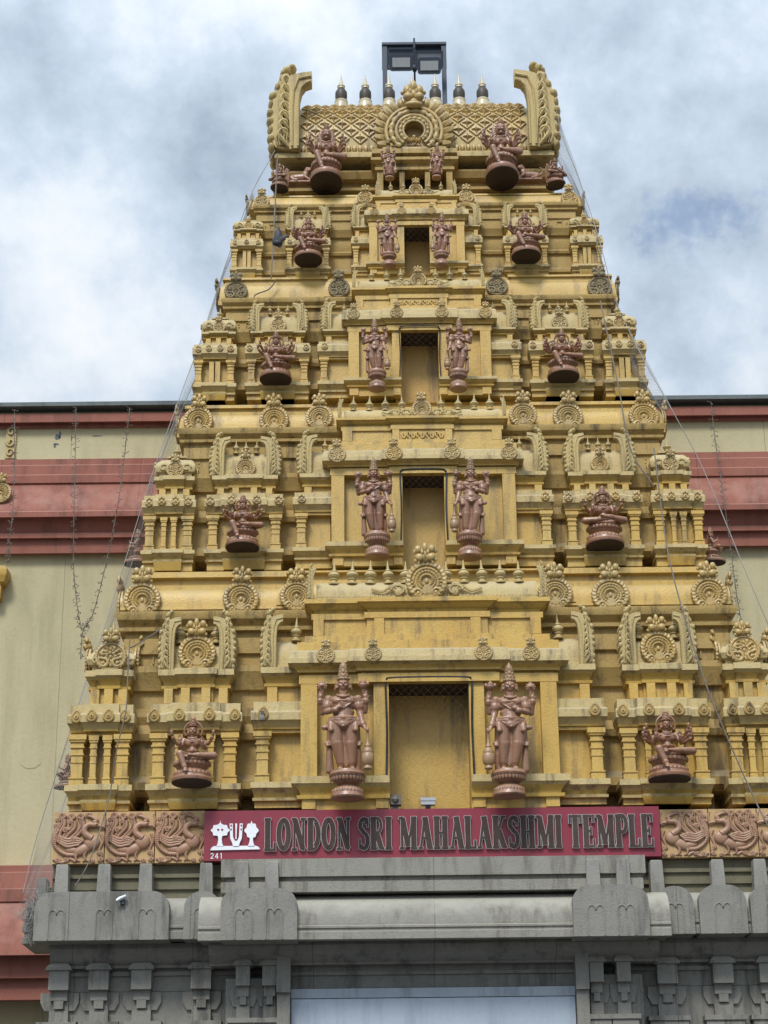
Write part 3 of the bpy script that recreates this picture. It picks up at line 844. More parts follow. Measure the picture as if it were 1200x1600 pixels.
for sg in (-1,1):
    gm.ell((sg*.055,y0-.06,cz+.045), (.052,.05,.045), 12, 8); gm.ell((sg*.06,y0-.02,cz+.145), (.042,.045,.06), 10, 7)
    gm.ell((sg*.10,y0-.0,cz+.13), (.03,.03,.025), 8, 6); gm.ell((sg*.03,y0-.07,cz+.10), (.02,.03,.035), 8, 6); gm.ell((sg*.125,y0,cz-.0), (.035,.04,.05), 8, 6)
gm.ell((0,y0-.03,cz+.18), (.04,.05,.07), 10, 7); gm.ell((0,y0-.03,cz+.08), (.09,.06,.06), 10, 7)
gm.build('arch_medallion', M['gold'], crown_roof, 50)

# ------------------------------------------------------------------ statues
def remeshed(mb, name, voxel, mat_, smooth_it=2):
    me = bpy.data.meshes.new('tmp'); me.from_pydata(mb.v, [], mb.f)
    o = bpy.data.objects.new('tmp', me); col.objects.link(o)
    bm = bmesh.new(); bm.from_mesh(me); bmesh.ops.recalc_face_normals(bm, faces=bm.faces); bm.to_mesh(me); bm.free()
    md = o.modifiers.new('r', 'REMESH'); md.mode = 'VOXEL'; md.voxel_size = voxel
    ms = o.modifiers.new('s', 'SMOOTH'); ms.iterations = smooth_it; ms.factor = .5
    dg = bpy.context.evaluated_depsgraph_get(); dg.update()
    out = bpy.data.meshes.new_from_object(o.evaluated_get(dg)); out.name = name
    bpy.data.objects.remove(o); bpy.data.meshes.remove(me)
    out.materials.clear(); out.materials.append(mat_)
    out.polygons.foreach_set('use_smooth', [True]*len(out.polygons))
    return out
def hand(b, w, d, side, L=.06, curl=.3, spread=.16, nrm=(0,-1,0)):
    """palm at wrist w, fingers along d, thumb to side"""
    w = Vector(w); d = Vector(d).normalized(); n = Vector(nrm); n = (n-d*n.dot(d)).normalized(); s = d.cross(n)*side
    b.ell(w+d*L*.38, (L*.30,)*3, 8, 6)
    b.cap(w, w+d*L*.5, L*.24, L*.30, 8)
    for i, ln in enumerate((.78,.92,.86,.66)):
        o = (i-1.5)*.17
        a = w+d*L*.62+s*(o*L)
        m_ = a+(d+s*o*spread*2).normalized()*(L*ln*.5)
        e = m_+(d*(1-curl)+n*curl).normalized()*(L*ln*.45)
        b.cap(a, m_, L*.095, L*.085, 6); b.cap(m_, e, L*.085, L*.06, 6)
    a = w+d*L*.25-s*L*.28; e = a+(d*.7-s*.7+n*.3).normalized()*L*.42
    b.cap(a, e, L*.10, L*.07, 6)
def head(b, c, r, lion=False, turn=0):
    """c centre of the skull, r half width of the face"""
    c = Vector(c)
    b.ell(c+Vector((0,.1*r,.1*r)), (r,r*1.05,r*1.28), 16, 12)
    if not lion:
        b.ell(c+Vector((0,-.25*r,-.62*r)), (r*.72,r*.72,r*.72), 12, 9)
        b.cap(c+Vector((0,-1.0*r,.25*r)), c+Vector((0,-1.22*r,-.2*r)), r*.12, r*.20, 8)
        for s in (-1,1):
            b.ell(c+Vector((s*.40*r,-.92*r,.20*r)), (r*.27,r*.16,r*.15), 10, 7)
            b.cap(c+Vector((s*.15*r,-1.02*r,.48*r)), c+Vector((s*.66*r,-.86*r,.46*r)), r*.08, r*.06, 6)
            b.ell(c+Vector((s*.5*r,-.72*r,-.3*r)), (r*.34,r*.28,r*.30), 10, 7)
            b.ell(c+Vector((s*1.05*r,.1*r,-.0*r)), (r*.16,r*.24,r*.42), 8, 7)
            b.ell(c+Vector((s*1.12*r,-.05*r,-.62*r)), (r*.22,r*.2,r*.26), 8, 7)      # ear rings
            b.cap(c+Vector((s*1.12*r,.35*r,.3*r)), c+Vector((s*1.35*r,.3*r,-.95*r)), r*.30, r*.26, 8)  # hair locks
        b.cap(c+Vector((-.22*r,-1.0*r,-.5*r)), c+Vector((.22*r,-1.0*r,-.5*r)), r*.10, r*.10, 6)
        b.cap(c+Vector((-.16*r,-.96*r,-.66*r)), c+Vector((.16*r,-.96*r,-.66*r)), r*.10, r*.10, 6)
        b.ell(c+Vector((0,-.82*r,-.98*r)), (r*.26,r*.2,r*.2), 8, 6)
    else:
        b.ell(c+Vector((0,-.8*r,-.25*r)), (r*.62,r*.6,r*.42), 12, 9)
        b.ell(c+Vector((0,-.7*r,-.85*r)), (r*.5,r*.5,r*.22), 12, 8)
        b.ell(c+Vector((0,-1.3*r,.0*r)), (r*.28,r*.2,r*.2), 8, 6)
        for s in (-1,1):
            b.ell(c+Vector((s*.42*r,-.85*r,.38*r)), (r*.25,r*.22,r*.22), 8, 6)
            b.ell(c+Vector((s*.35*r,-1.25*r,-.3*r)), (r*.32,r*.25,r*.26), 8, 6)
            b.ell(c+Vector((s*.85*r,.1*r,.9*r)), (r*.25,r*.15,r*.32), 8, 6)
            b.cap(c+Vector((s*.2*r,-1.2*r,-.5*r)), c+Vector((s*.2*r,-1.2*r,-.75*r)), r*.08, r*.04, 6)
            for q in range(6):
                t = q/5
                b.cap(c+Vector((s*(1.0+.25*math.sin(PI*t))*r,.15*r,(.8-1.9*t)*r)), c+Vector((s*(1.45+.3*math.sin(PI*t))*r,.1*r,(.65-2.1*t)*r)), r*.26, r*.12, 7)
def ring(b, c, r, rad, sx=1, sy=1, tilt=0, n=18):
    pts = []
    for k in range(n+1):
        a = 2*PI*k/n
        pts.append((c[0]+r*math.cos(a)*sx, c[1]+r*math.sin(a)*sy, c[2]+math.sin(a)*tilt))
    b.tube(pts, rad, 6, cap=False)
def arm(b, s, e, w, r0, r1, r2):
    b.cap(s, e, r0, r1); b.cap(e, w, r1*1.02, r2)
    s, e, w = Vector(s), Vector(e), Vector(w)
    for a, c, t, rr in ((s,e,.55,r0*1.05),(e,w,.85,r2*1.25)):
        p = a.lerp(c, t); d = (c-a).normalized(); b.cap(p-d*r2*.35, p+d*r2*.35, rr*1.12, rr*1.12, 10)

def standing_mesh():
    """figure of height 1 (feet 0, brow .83), four arms, faces -Y"""
    b = MB()
    # torso
    b.ell((.0,0,.455), (.108,.072,.062), 16, 10); b.cap((0,0,.44), (0,.0,.53), .088, .075, 14)
    b.ell((0,-.004,.53), (.088,.062,.05), 14, 10); b.ell((0,-.002,.60), (.104,.068,.065), 16, 10); b.ell((0,.004,.645), (.112,.062,.045), 16, 10)
    for s in (-1,1): b.ell((s*.045,-.045,.625), (.045,.028,.032), 10, 7); b.ell((s*.113,.004,.655), (.034,.036,.034), 10, 8)
    b.cap((0,.004,.66), (0,.0,.735), .038, .034, 10)
    head(b, (0,-.004,.785), .046)
    # legs under a long pleated cloth
    b.cap((-.060,-.004,.43), (-.052,-.016,.25), .060, .048, 12); b.cap((-.05,-.016,.25), (-.02,-.0,.085), .050, .036, 12)
    b.cap((.058,-.004,.43), (.062,-.014,.25), .060, .046, 12); b.cap((.058,-.014,.25), (.066,0,.085), .048, .036, 12)
    for x in (-.02,.066):
        b.cap((x,.004,.085), (x,.004,.035), .024, .024, 8); b.cap((x,.012,.02), (x-.006*(1 if x < 0 else -1),-.065,.014), .024, .020, 8)
        for q in range(5): b.cap((x-.018+.009*q,-.075,.012), (x-.02+.010*q,-.094+.003*abs(q-1),.009), .008, .006, 5)
        b.cap((x,.004,.068), (x,.004,.060), .030, .030, 8)
    for q in range(3): b.cap((.004+.010*(q-1),-.020,.40), (.022+.010*(q-1),-.012-.006*(q == 1),.04+.02*abs(q-1)), .009, .009, 6)  # pleats between the legs
    for s in (-1,1):                                    # side sashes behind the legs
        b.cap((s*.105,.02,.44), (s*.112,.035,.26), .024, .022, 8); b.cap((s*.112,.035,.26), (s*.105,.04,.02), .022, .034, 8)
        b.ell((s*.125,.01,.255), (.026,.02,.022), 8, 6); b.ell((s*.122,.0,.235), (.02,.02,.016), 8, 6)
        b.cap((s*.10,-.02,.47), (s*.095,-.062,.36), .018, .024, 8)
    b.ell((-.142,.01,.40), (.034,.022,.024), 8, 6)
    # belt, apron, necklaces
    ring(b, (0,0,.475), .1, .011, 1.08, .74); ring(b, (0,0,.455), .1, .009, 1.12, .76)
    b.ell((0,-.078,.468), (.022,.016,.02), 10, 7)
    b.cap((-.09,-.045,.455), (0,-.082,.39), .012, .013, 6); b.cap((.09,-.045,.455), (0,-.082,.39), .012, .013, 6); b.ell((0,-.075,.412), (.042,.016,.034), 10, 7)
    for rr,zz in ((.05,.69),(.07,.655)): b.tube([(rr*math.sin(t), -.045-.022*math.cos(t), zz-.03*math.cos(t)) for t in [-1.4+2.8*q/10 for q in range(11)]], .0095, 6)
    b.tube([(.08,-.03,.66),(.06,-.06,.60),(0,-.075,.55),(-.06,-.06,.52)], .008, 6)
    # arms: front pair, rear pair
    arm(b, (-.115,-.005,.655), (-.13,-.02,.535), (-.055,-.085,.535), .034, .028, .021); hand(b, (-.055,-.085,.535), (.5,-.1,.55), 1, .062, .15)
    arm(b, (.115,-.005,.655), (.128,-.005,.53), (.155,-.045,.40), .034, .028, .021); hand(b, (.155,-.045,.40), (.35,-.5,-.5), -1, .062, .55, .1, (.2,-.3,-.9))
    arm(b, (-.11,.02,.65), (-.165,.02,.535), (-.18,-.02,.645), .030, .026, .020); hand(b, (-.18,-.02,.645), (.12,-.1,1), 1, .062, .1)
    arm(b, (.11,.02,.65), (.165,.02,.545), (.175,-.02,.64), .030, .026, .020); hand(b, (.175,-.02,.64), (-.12,-.1,1), -1, .062, .1)
    return remeshed(b, 'body', .0052, M['copper'], 1)
def crown_mesh(r, h, lion=False):
    b = MB()
    b.lathe((0,0,0), [(r*1.0,0),(r*1.12,.04*h),(r*1.12,.10*h),(r*.98,.13*h),(r*.98,.20*h),(r*1.05,.22*h),(r*1.05,.27*h),(r*.86,.30*h),(r*.80,.50*h),(r*.86,.52*h),(r*.84,.57*h),(r*.66,.60*h),(r*.60,.72*h),(r*.66,.74*h),(r*.62,.78*h),(r*.40,.82*h),(r*.32,.88*h),(r*.2,.9*h),(r*.14,.96*h),(r*.02,1.0*h)], 18)
    for z,rr in ((.2*h,1.0),(.42*h,.84),(.66*h,.66)):
        b.ell((0,-r*rr,z), (r*.30,r*.16,h*.10), 8, 6)
        for s in (-1,1): b.ell((s*r*.6*rr,-r*.75*rr,z-.02*h), (r*.2,r*.14,h*.07), 8, 6)
    for k in range(14):
        a = 2*PI*k/14; b.ell((r*1.1*math.cos(a), r*1.1*math.sin(a), .07*h), r*.13, 6, 4)
    return b.mesh('crown', 50)
def mace_mesh():
    b = MB()
    b.lathe((0,0,0), [(.02,0),(.034,.012),(.034,.03),(.028,.04),(.046,.06),(.05,.10),(.048,.14),(.040,.155),(.043,.165),(.036,.19),(.022,.21),(.026,.22),(.018,.235),(.013,.25),(.010,.37),(.014,.375),(.012,.39),(.004,.395)], 14)
    return b.mesh('mace', 40)
def discus_mesh():
    b = MB()
    b.ell((0,0,.0), (.036,.022,.036), 14, 9); b.ell((0,-.018,0), .016, 8, 6)
    for k in range(10):
        a = 2*PI*k/10; b.ell((.034*math.cos(a),0,.034*math.sin(a)), (.010,.012,.010), 6, 5)
    b.cap((0,0,.03), (0,0,.055), .012, .003, 8); b.cap((0,0,-.07), (0,0,-.03), .007, .009, 6)
    return b.mesh('discus', 50)
def conch_mesh():
    b = MB()
    b.lathe((0,0,0), [(.006,-.07),(.009,-.03),(.02,-.025),(.033,.0),(.034,.012),(.028,.02),(.03,.025),(.022,.035),(.024,.038),(.012,.05),(.003,.062)], 14)
    for s in (-1,1): b.ell((s*.036,0,.02), (.014,.012,.02), 8, 6)
    return b.mesh('conch', 50)
def lotus_pedestal(rx, ry, h, two):
    """round lotus pedestal; top at z 0"""
    b = MB()
    if two:
        P = [(.80,-1.0),(1.0,-.98),(1.04,-.93),(1.0,-.87),(.92,-.72),(.78,-.60),(.58,-.57),(.54,-.50),(.66,-.46),(.92,-.34),(1.02,-.24),(1.10,-.20),(1.12,-.12),(1.06,-.08),(1.02,0)]
    else:
        P = [(.92,-1.0),(1.04,-.98),(1.06,-.93),(1.0,-.86),(.90,-.84),(.93,-.70),(.96,-.60),(.86,-.54),(.78,-.48),(.78,-.42),(.86,-.38),(.93,-.26),(.90,-.14),(.82,-.06),(.80,0)]
    b.lathe((0,0,0), [(r, z*h) for r,z in P], 28, rx, ry)
    n = 15
    for k in range(n):
        a = PI+PI*k/(n-1)
        if two: rows = ((1.0,-.28,.16,.12),(.92,-.78,.16,.12))
        else: rows = ((.94,-.70,.15,.13),(.88,-.30,.15,.13))
        for rr,z,hw,hh in rows:
            Mr = Matrix.Rotation(a+PI/2, 3, 'Z')
            b.ell((rx*rr*math.cos(a), ry*rr*math.sin(a), z*h), (rx*.11, rx*.06, h*hh), 8, 6, Mr)
    return b.mesh('pedestal', 40)
def mirrored(me):
    m2 = me.copy()
    m2.transform(Matrix.Scale(-1, 4, (1,0,0))); m2.flip_normals(); return m2
STAND = standing_mesh(); STAND_M = mirrored(STAND)
CROWN = crown_mesh(.046, .185); MACE = mace_mesh(); DISC = discus_mesh(); CONCH = conch_mesh()
PED2 = lotus_pedestal(.128,.145,.26,True)
for me, m in ((CROWN,'coppergold'),(MACE,'coppergold'),(DISC,'copper'),(CONCH,'copper'),(PED2,'copper')): me.materials.append(M[m])

def standing_statue(px, ptop, pfeet, pbot, Y, mirror, label):
    foot = at(px, pfeet, Y); top = at(px, ptop, Y); H = top.z-foot.z; bot = at(px, pbot, Y+.04)
    root = empty('standing_statue', foot, label, 'statue', 'standing four-armed guardian statues')
    sx = -1 if mirror else 1
    def ch(nm, me, loc, sc=(1,1,1)):
        return put(nm, me, None, root, (loc[0]*H*sx*1.13, loc[1]*H, loc[2]*H), (sc[0]*H*1.13, sc[1]*H, sc[2]*H))
    ch('body', STAND_M if mirror else STAND, (0,0,0))
    ch('crown', CROWN, (0,.002,.822)); ch('mace', MACE, (.188,-.07,.0), (1,1,.96)); ch('discus', DISC, (-.165,-.03,.765)); ch('conch', CONCH, (.155,-.03,.765))
    ph = (foot.z-bot.z)/H/.26
    ch('pedestal', PED2, (.03,.0,.0), (1,1,max(.6,ph)))
    return root
stand_data = [
 (537,1033,1206,1251,-.42,0,'largest copper-brown guardian statue standing left of the lowest doorway, mace at its left hand'),
 (801,1036,1205,1247,-.42,1,'largest copper-brown guardian statue standing right of the lowest doorway, mirrored pose with mace'),
 (585,715,835,874,.06,0,'reddish guardian statue standing left of the second doorway from the bottom'),
 (738,714,834,875,.06,1,'reddish guardian statue standing right of the second doorway from the bottom'),
 (586,497,580,612,.52,0,'pinkish guardian statue standing left of the third doorway from the bottom'),
 (719,496,580,612,.52,1,'pinkish guardian statue standing right of the third doorway from the bottom'),
 (605.5,332,397,420,.86,0,'small dusty guardian statue standing left of the fourth, topmost large doorway'),
 (692,330,395,419,.86,1,'small dusty guardian statue standing right of the fourth, topmost large doorway'),
 (607,227,272,283,1.30,0,'tiny guardian statue under the great arch medallion, left of the top opening'),
 (684,225,270,282,1.30,1,'tiny guardian statue under the great arch medallion, right of the top opening')]
for a in stand_data: standing_statue(*a)

def seated_mesh(arms, legs, lion=False):
    """seated figure: lap at z 0, crown base about .79, faces -Y"""
    b = MB()
    b.ell((0,.05,.06), (.20,.16,.13), 14, 10); b.cap((0,.04,.08), (0,.03,.24), .15, .12, 14); b.ell((0,.02,.36), (.17,.12,.12), 14, 10); b.ell((0,.03,.44), (.19,.11,.08), 14, 10)
    for s in (-1,1): b.ell((s*.08,-.07,.37), (.08,.06,.07), 10, 8); b.ell((s*.20,.03,.46), (.065,.065,.065), 10, 8)
    b.cap((0,.03,.47), (0,.01,.60), .065, .06, 10)
    head(b, (0,-.0,.68 if not lion else .69), .092 if not lion else .135, lion)
    rad = (.10,.075,.05)
    def leg(h, k, f, toe):
        b.cap(h, k, .105, .085, 12); b.cap(k, f, .083, .052, 12); b.cap(f, toe, .05, .035, 8)
        f = Vector(f); toe = Vector(toe); d = (toe-f).normalized(); s = d.cross(Vector((0,0,1)))
        if s.length < .1: s = Vector((1,0,0))
        s.normalize()
        for q in range(5): b.cap(toe+s*(q-2)*.018, toe+s*(q-2)*.02+d*(.045-.004*q), .014, .010, 5)
        b.cap(f+(Vector(k)-f)*.16, f+(Vector(k)-f)*.2, .066, .066, 10)
    if legs == 'hang':
        leg((-.13,-.05,.05), (-.24,-.40,.06), (-.10,-.45,-.30), (-.10,-.55,-.345))
        leg((.13,-.05,.05), (.50,-.22,.05), (.10,-.36,.035), (-.02,-.40,.03))
        b.cap((-.20,-.36,.02), (-.02,-.36,.0), .04, .04, 8)
    else:
        leg((-.13,-.05,.05), (-.46,-.22,.05), (-.05,-.36,.04), (.10,-.38,.04))
        leg((.13,-.05,.05), (.46,-.22,.05), (.08,-.40,.085), (-.08,-.42,.10))
    for rr,zz in ((.10,.53),(.14,.46)): b.tube([(rr*math.sin(t), -.07-.05*math.cos(t), zz-.06*math.cos(t)) for t in [-1.4+2.8*q/10 for q in range(11)]], .02, 6)
    ring(b, (0,.03,.20), .14, .022, 1.0, .9); b.ell((0,-.11,.2), (.05,.03,.045), 8, 6)
    n = arms//2
    for s in (-1,1):
        # front pair: one raised in blessing, one lowered
        e = (s*.29,-.05,.26); 
        if s < 0: w = (s*.26,-.22,.36); d = (0,-.15,1)
        else: w = (s*.24,-.26,.30); d = (-.1,-.3,.9)
        arm(b, (s*.20,.02,.45), e, w, .055, .045, .034); hand(b, w, d, -s, .12, .12)
        for q in range(1, n):
            t = q/(max(n-1,1)); 
            ang = R(8+50*t) if n > 2 else R(52)
            ex, ez = .31+.06*math.cos(ang), .24+.14*t
            e = (s*ex, .06, ez); L2 = .17
            w = (s*(ex+.13*math.cos(ang)+.02), -.06-.02*q, ez+L2*math.sin(ang))
            arm(b, (s*.19,.05,.45), e, w, .047, .039, .030); hand(b, w, (s*.15,-.1,1), -s, .095, .2)
            b.cap((w[0]+s*.015,w[1]-.04,w[2]+.06), (w[0]+s*.03,w[1]-.04,w[2]+.15), .026, .012, 8)     # what the hand holds
            b.ell((w[0]+s*.02,w[1]-.04,w[2]+.11), (.042,.03,.04), 8, 6)
    return remeshed(b, 'body', .012, M['copper'], 1)
SEAT = {'four': seated_mesh(4,'hang'), 'eight': seated_mesh(8,'hang'), 'lotus': seated_mesh(4,'lotus'), 'six': seated_mesh(6,'hang'), 'lion': seated_mesh(8,'hang',True), 'two': seated_mesh(2,'lotus')}
SCROWN = crown_mesh(.094, .26); SCROWN.materials.append(M['copper'])
def seat_pedestal():
    """oval lotus cushion on a wide projecting disc; lap plane at z 0"""
    b = MB()
    b.lathe((0,.02,0), [(.95,-.40),(1.0,-.37),(.97,-.30),(.84,-.25),(.80,-.22),(.86,-.20),(1.0,-.13),(1.02,-.07),(.95,-.02),(.80,.0)], 28, .40, .36)
    b.lathe((0,0,0), [(.86,-.52),(.99,-.515),(1.0,-.49),(1.0,-.45),(.95,-.43),(.93,-.385)], 32, .455, .57)
    n = 13
    for k in range(n):
        a = PI+PI*k/(n-1); Mr = Matrix.Rotation(a+PI/2, 3, 'Z')
        for rr,z,hh in ((1.0,-.10,.055),(.98,-.33,.06)):
            b.ell((.40*rr*math.cos(a), .02+.36*rr*math.sin(a), z), (.058,.03,hh), 8, 6, Mr)
    return b.mesh('pedestal', 40)
PED1 = seat_pedestal(); PED1.materials.append(M['copper'])
b = MB(); b.lathe((0,0,0), [(.90,-.535),(.97,-.532),(.975,-.518)], 32, .455, .57); UNDER = b.mesh('shade_underside', 40); UNDER.materials.append(M['soffit'])  # thin dark slab painting shade under the seat disc
def halo_mesh():
    b = MB(); n = 24
    b.tube([(.2*math.sin(t), .09, .72+.2*math.cos(t)) for t in [-2.2+4.4*q/n for q in range(n+1)]], .025, 6)
    return b.mesh('halo', 40)
HALO = halo_mesh(); HALO.materials.append(M['copper'])
def seated_statue(px, ptop, prim, pbot, Yb, kind, label, grp='seated deity statues on pedestals', wide=1.):
    """ptop: top of the crown, prim: front rim of the slab, pbot: where the slab meets the wall plane Yb"""
    zb = at(px, pbot, Yb).z; d = ray(px, prim); Yf = CY+d.y*(zb-CZ)/d.z; dep = Yb-Yf
    u = (at(px, ptop, Yb-dep*.45).z-zb)/1.52         # unit: lap to crown 1.02, pedestal .5
    Yc = Yf+.50*u*.95; c = at(px, prim, Yc)
    root = empty('seated_statue', (c.x, Yc, zb), label, 'statue', grp)
    w = u*wide
    def ch(nm, me, z, sc=(1,1,1), y=0.): return put(nm, me, None, root, (0,y*u,z*u), (sc[0]*w,sc[1]*w,sc[2]*u))
    ch('body', SEAT[kind], .5)
    if kind != 'lion': ch('crown', SCROWN, .5+.755, (1,1,1)); ch('halo', HALO, .48)
    else: ch('crown', SCROWN, .5+.83, (.85,.85,.62))
    q = .95/wide
    ch('pedestal', PED1, .5, (1,q,1), 0); ch('shade_underside', UNDER, .5, (1,q,1), 0)
    return root
seat_data = [
 (300,1120,1215,1231,-.07,'four','four-armed copper statue seated with one leg down on the lowest tier, left side',),
 (1046,1107,1209,1222,-.07,'eight','copper statue with a fan of eight arms seated on the lowest tier, right side'),
 (379,771,846,862,.44,'six','reddish many-armed statue seated one leg down on the second tier, left side'),
 (945,756,842,858,.44,'lotus','reddish statue seated cross-legged on a lotus on the second tier, right side'),
 (431,516,582,601,.85,'six','dusty pink statue seated one leg down on the third tier, left side'),
 (880,512,578,597,.85,'eight','dusty pink eight-armed statue seated on the third tier, right side'),
 (482,342,395,418,1.18,'eight','dark dusty many-armed statue seated on the fourth tier, left side'),
 (822,332,389,412,1.18,'six','dusty seated statue with raised arms on the fourth tier, right side'),
 (510,187,268,292,1.5,'lion','lion-faced seated statue below the crowning roof, beside the left gable'),
 (784,180,260,288,1.5,'lion','lion-faced seated statue below the crowning roof, beside the right gable')]
for a in seat_data: seated_statue(*a, wide=.80 if a[5] == 'lion' else 1.)
# small figures on the outer flanks of the tower
for px, pt, pb, Y, rz, lab in ((104,1176,1232,.35,-PI/2,'small brown figure on the left flank of the lowest tier, seen from its side'),
                               (214,822,880,.85,-PI/2,'small brown figure on the left flank of the second tier, seen from its side'),
                               (1113,820,878,.85,PI/2,'small brown figure on the right flank of the second tier, seen from its side')):
    r_ = seated_statue(px, pt, pb-5, pb, Y, 'two', lab, grp='small figures on the flanks of the tower'); r_.rotation_euler.z = rz; r_.name = 'flank_figure'
# winged attendants and reclining beasts under the crowning roof
def wing_mesh():
    b = MB()
    for s in (-1,1):
        for q in range(7):
            t = q/6
            b.tube(spline([(s*.16,.08,.42-.05*q),(s*(.36+.05*math.sin(PI*t)),.10,.62-.16*q),(s*(.42+.1*math.sin(PI*t)),.06,.40-.17*q)],4), [.035,.04,.045,.05,.05,.05,.045,.035,.015], 6, flat=.4)
    return b.mesh('wings', 50)
WINGS = wing_mesh(); WINGS.materials.append(M['copper'])
for px, pt, pb, rz, lab in ((437,252,296,-.5,'winged kneeling attendant at the left corner under the crowning roof'),
                            (868,243,290,.5,'winged kneeling attendant at the right corner under the crowning roof')):
    r_ = seated_statue(px, pt, pb-9, pb, 1.5, 'two', lab, grp='winged attendants'); r_.name = 'winged_attendant'; r_.rotation_euler.z = rz
    u = r_.children[0].scale[0]; put('wings', WINGS, None, r_, (0,.02*u,.5*u), (u,u,u))
def beast_mesh():
    b = MB()
    b.cap((-.35,0,.22), (.25,0,.26), .16, .17); b.ell((.30,-.02,.34), (.2,.17,.2), 12, 9)
    b.ell((.46,-.08,.52), (.14,.13,.14), 12, 9); b.ell((.52,-.2,.47), (.08,.09,.07), 10, 7)
    for s in (-1,1): b.ell((.44+s*.09,-.02,.65), (.04,.03,.05), 8, 6)
    for q in range(6): b.ell((.36+.05*math.cos(q),-.02+.1*math.sin(q*2),.45+.03*q), (.09,.08,.08), 8, 6)
    b.cap((.28,-.16,.22), (.55,-.2,.06), .075, .055); b.cap((.28,.10,.22), (.55,.1,.06), .075, .055)
    b.cap((.55,-.2,.06), (.66,-.22,.05), .06, .05); b.ell((-.35,-.08,.16), (.17,.14,.15), 10, 8); b.cap((-.32,-.2,.1), (-.1,-.24,.05), .07, .05)
    b.tube(spline([(-.48,0,.25),(-.62,0,.35),(-.6,-.02,.52),(-.5,-.02,.56)],5), [.04]*10+[.035]*4+[.06,.05], 7)
    b.box(-.6,.7,-.26,.2,-.04,.03)
    return remeshed(b, 'reclining_beast', .016, M['copper'], 1)
BEAST = beast_mesh()
for px, py, sx, lab in ((468,287,1,'small reclining beast carving between the left corner attendant and the lion-faced statue'),
                        (828,283,-1,'small reclining beast carving between the right corner attendant and the lion-faced statue')):
    p = at(px, py, 1.52); o = link('reclining_beast', BEAST, None, loc=p, scale=(sx*.20,.22,.26)); tag(o, lab, 'carving', 'reclining beast carvings')

# ------------------------------------------------------------------ peacock panels
def peacock_mesh():
    """bird facing -X in a unit square (x 0..1, z 0..1), relief towards -Y"""
    b = MB()
    def q(x, y): return ((x-190)/470, (1510-y)/465)
    def tb(pts, r, d=.0, n=5):
        P = spline([(q(x,y)[0], -d, q(x,y)[1]) for x,y in pts], n)
        m = len(P)
        if isinstance(r, tuple):
            rr = [r[0]+(r[1]-r[0])*i/(m-1) for i in range(m)]
        else: rr = r
        b.tube(P, rr, 8, flat=1.0)
    def el(x, y, rx, rz, d=.0, ry=.05, rot=0):
        u, v = q(x,y); b.ell((u,-d,v), (rx,ry,rz), 14, 9, Matrix.Rotation(rot,3,'Y'))
    def scroll(x, y, r, d=.02, turns=1.4, sg=1, a0=0, w=.024):
        u, v = q(x,y); n = 16
        b.tube([(u+sg*r*(1-.7*k/n)*math.cos(a0+turns*2*PI*k/n), -d, v+r*(1-.7*k/n)*math.sin(a0+turns*2*PI*k/n)) for k in range(n+1)], [w*(1-.3*k/n) for k in range(n+1)], 7)
        b.ell((u,-d,v), (r*.3,.04,r*.3), 8, 6)
    el(300,1325,.155,.135,.03,.07,.5); el(380,1385,.2,.10,.02,.06,.45); el(470,1390,.16,.075,.01,.05,-.1)
    tb([(300,1290),(360,1250),(368,1200),(330,1168),(285,1170)], (.075,.05), .05)
    el(275,1168,.07,.05,.06,.05,.1); el(262,1162,.016,.016,.105,.02)
    tb([(250,1175),(215,1180),(188,1192)], (.036,.014), .05); tb([(250,1186),(215,1196),(195,1198)], (.02,.01), .04)
    tb([(290,1140),(265,1125),(310,1095),(345,1085),(362,1062)], (.04,.022), .03); scroll(345,1078,.045,.03,1.2,-1)
    # tail: outer scalloped train and curling plumes
    tb([(430,1430),(540,1425),(625,1360),(640,1280),(625,1200),(590,1140)], (.05,.05), .0)
    for k in range(17):
        t = k/16; a = -1.45+2.2*t
        x = 480+150*math.cos(a); y = 1295-135*math.sin(a) ; x = 470+165*math.cos(-1.35+1.95*t); y = 1300-140*math.sin(-1.35+1.95*t)
        el(x, y, .034, .024, .045, .03, a)
    for pts, s in (([(540,1330),(440,1260),(385,1190),(385,1130)],(410,1085)), ([(575,1330),(520,1250),(465,1190),(462,1130)],(492,1085)), ([(600,1320),(590,1230),(555,1160),(560,1110)],(575,1078))):
        tb(pts, (.05,.046), .01); tb([(x+22,y-6) for x,y in pts], (.02,.02), .045)
        scroll(s[0], s[1], .062, .03, 1.5, 1, PI, .03)
    scroll(405,1125,.04,.03,1.2,-1); scroll(500,1140,.04,.05,1.3,-1); scroll(610,1120,.045,.03,1.3,1); scroll(540,1215,.05,.06,1.3,-1); scroll(625,1170,.04,.03,1.3,1)
    for k in range(4):
        tb([(375+12*k,1310+12*k),(450,1285+22*k),(520,1295+22*k),(590,1270+18*k)], (.026,.03), .05)
    scroll(470,1300,.05,.06,1.3,-1)
    tb([(350,1400),(365,1440),(352,1478)], (.035,.02), .03); tb([(420,1400),(440,1450),(432,1480)], (.035,.02), .03)
    for x in (352,432):
        tb([(x,1478),(x-30,1488)], (.02,.012), .02); tb([(x,1478),(x+30,1490)], (.02,.012), .02)
    # border foliage
    tb([(205,1070),(180+12,1120),(200,1180)], (.02,.03), .01); tb([(225,1250),(203,1310),(235,1390),(210,1440),(240,1490)], (.03,.022), .015)
    scroll(228,1420,.04,.02,1.3,1); scroll(215,1480,.04,.02,1.3,-1)
    tb([(440,1490),(500,1465),(560,1500),(640,1470)], (.03,.03), .01); scroll(520,1475,.045,.02,1.3,1); scroll(600,1485,.05,.02,1.3,-1); scroll(290,1490,.035,.02,1.2,1)
    return b.mesh('peacock_relief', 50)
PEA = peacock_mesh(); PEA_M = mirrored(PEA)
for me in (PEA, PEA_M): me.materials.append(M['terracotta'])
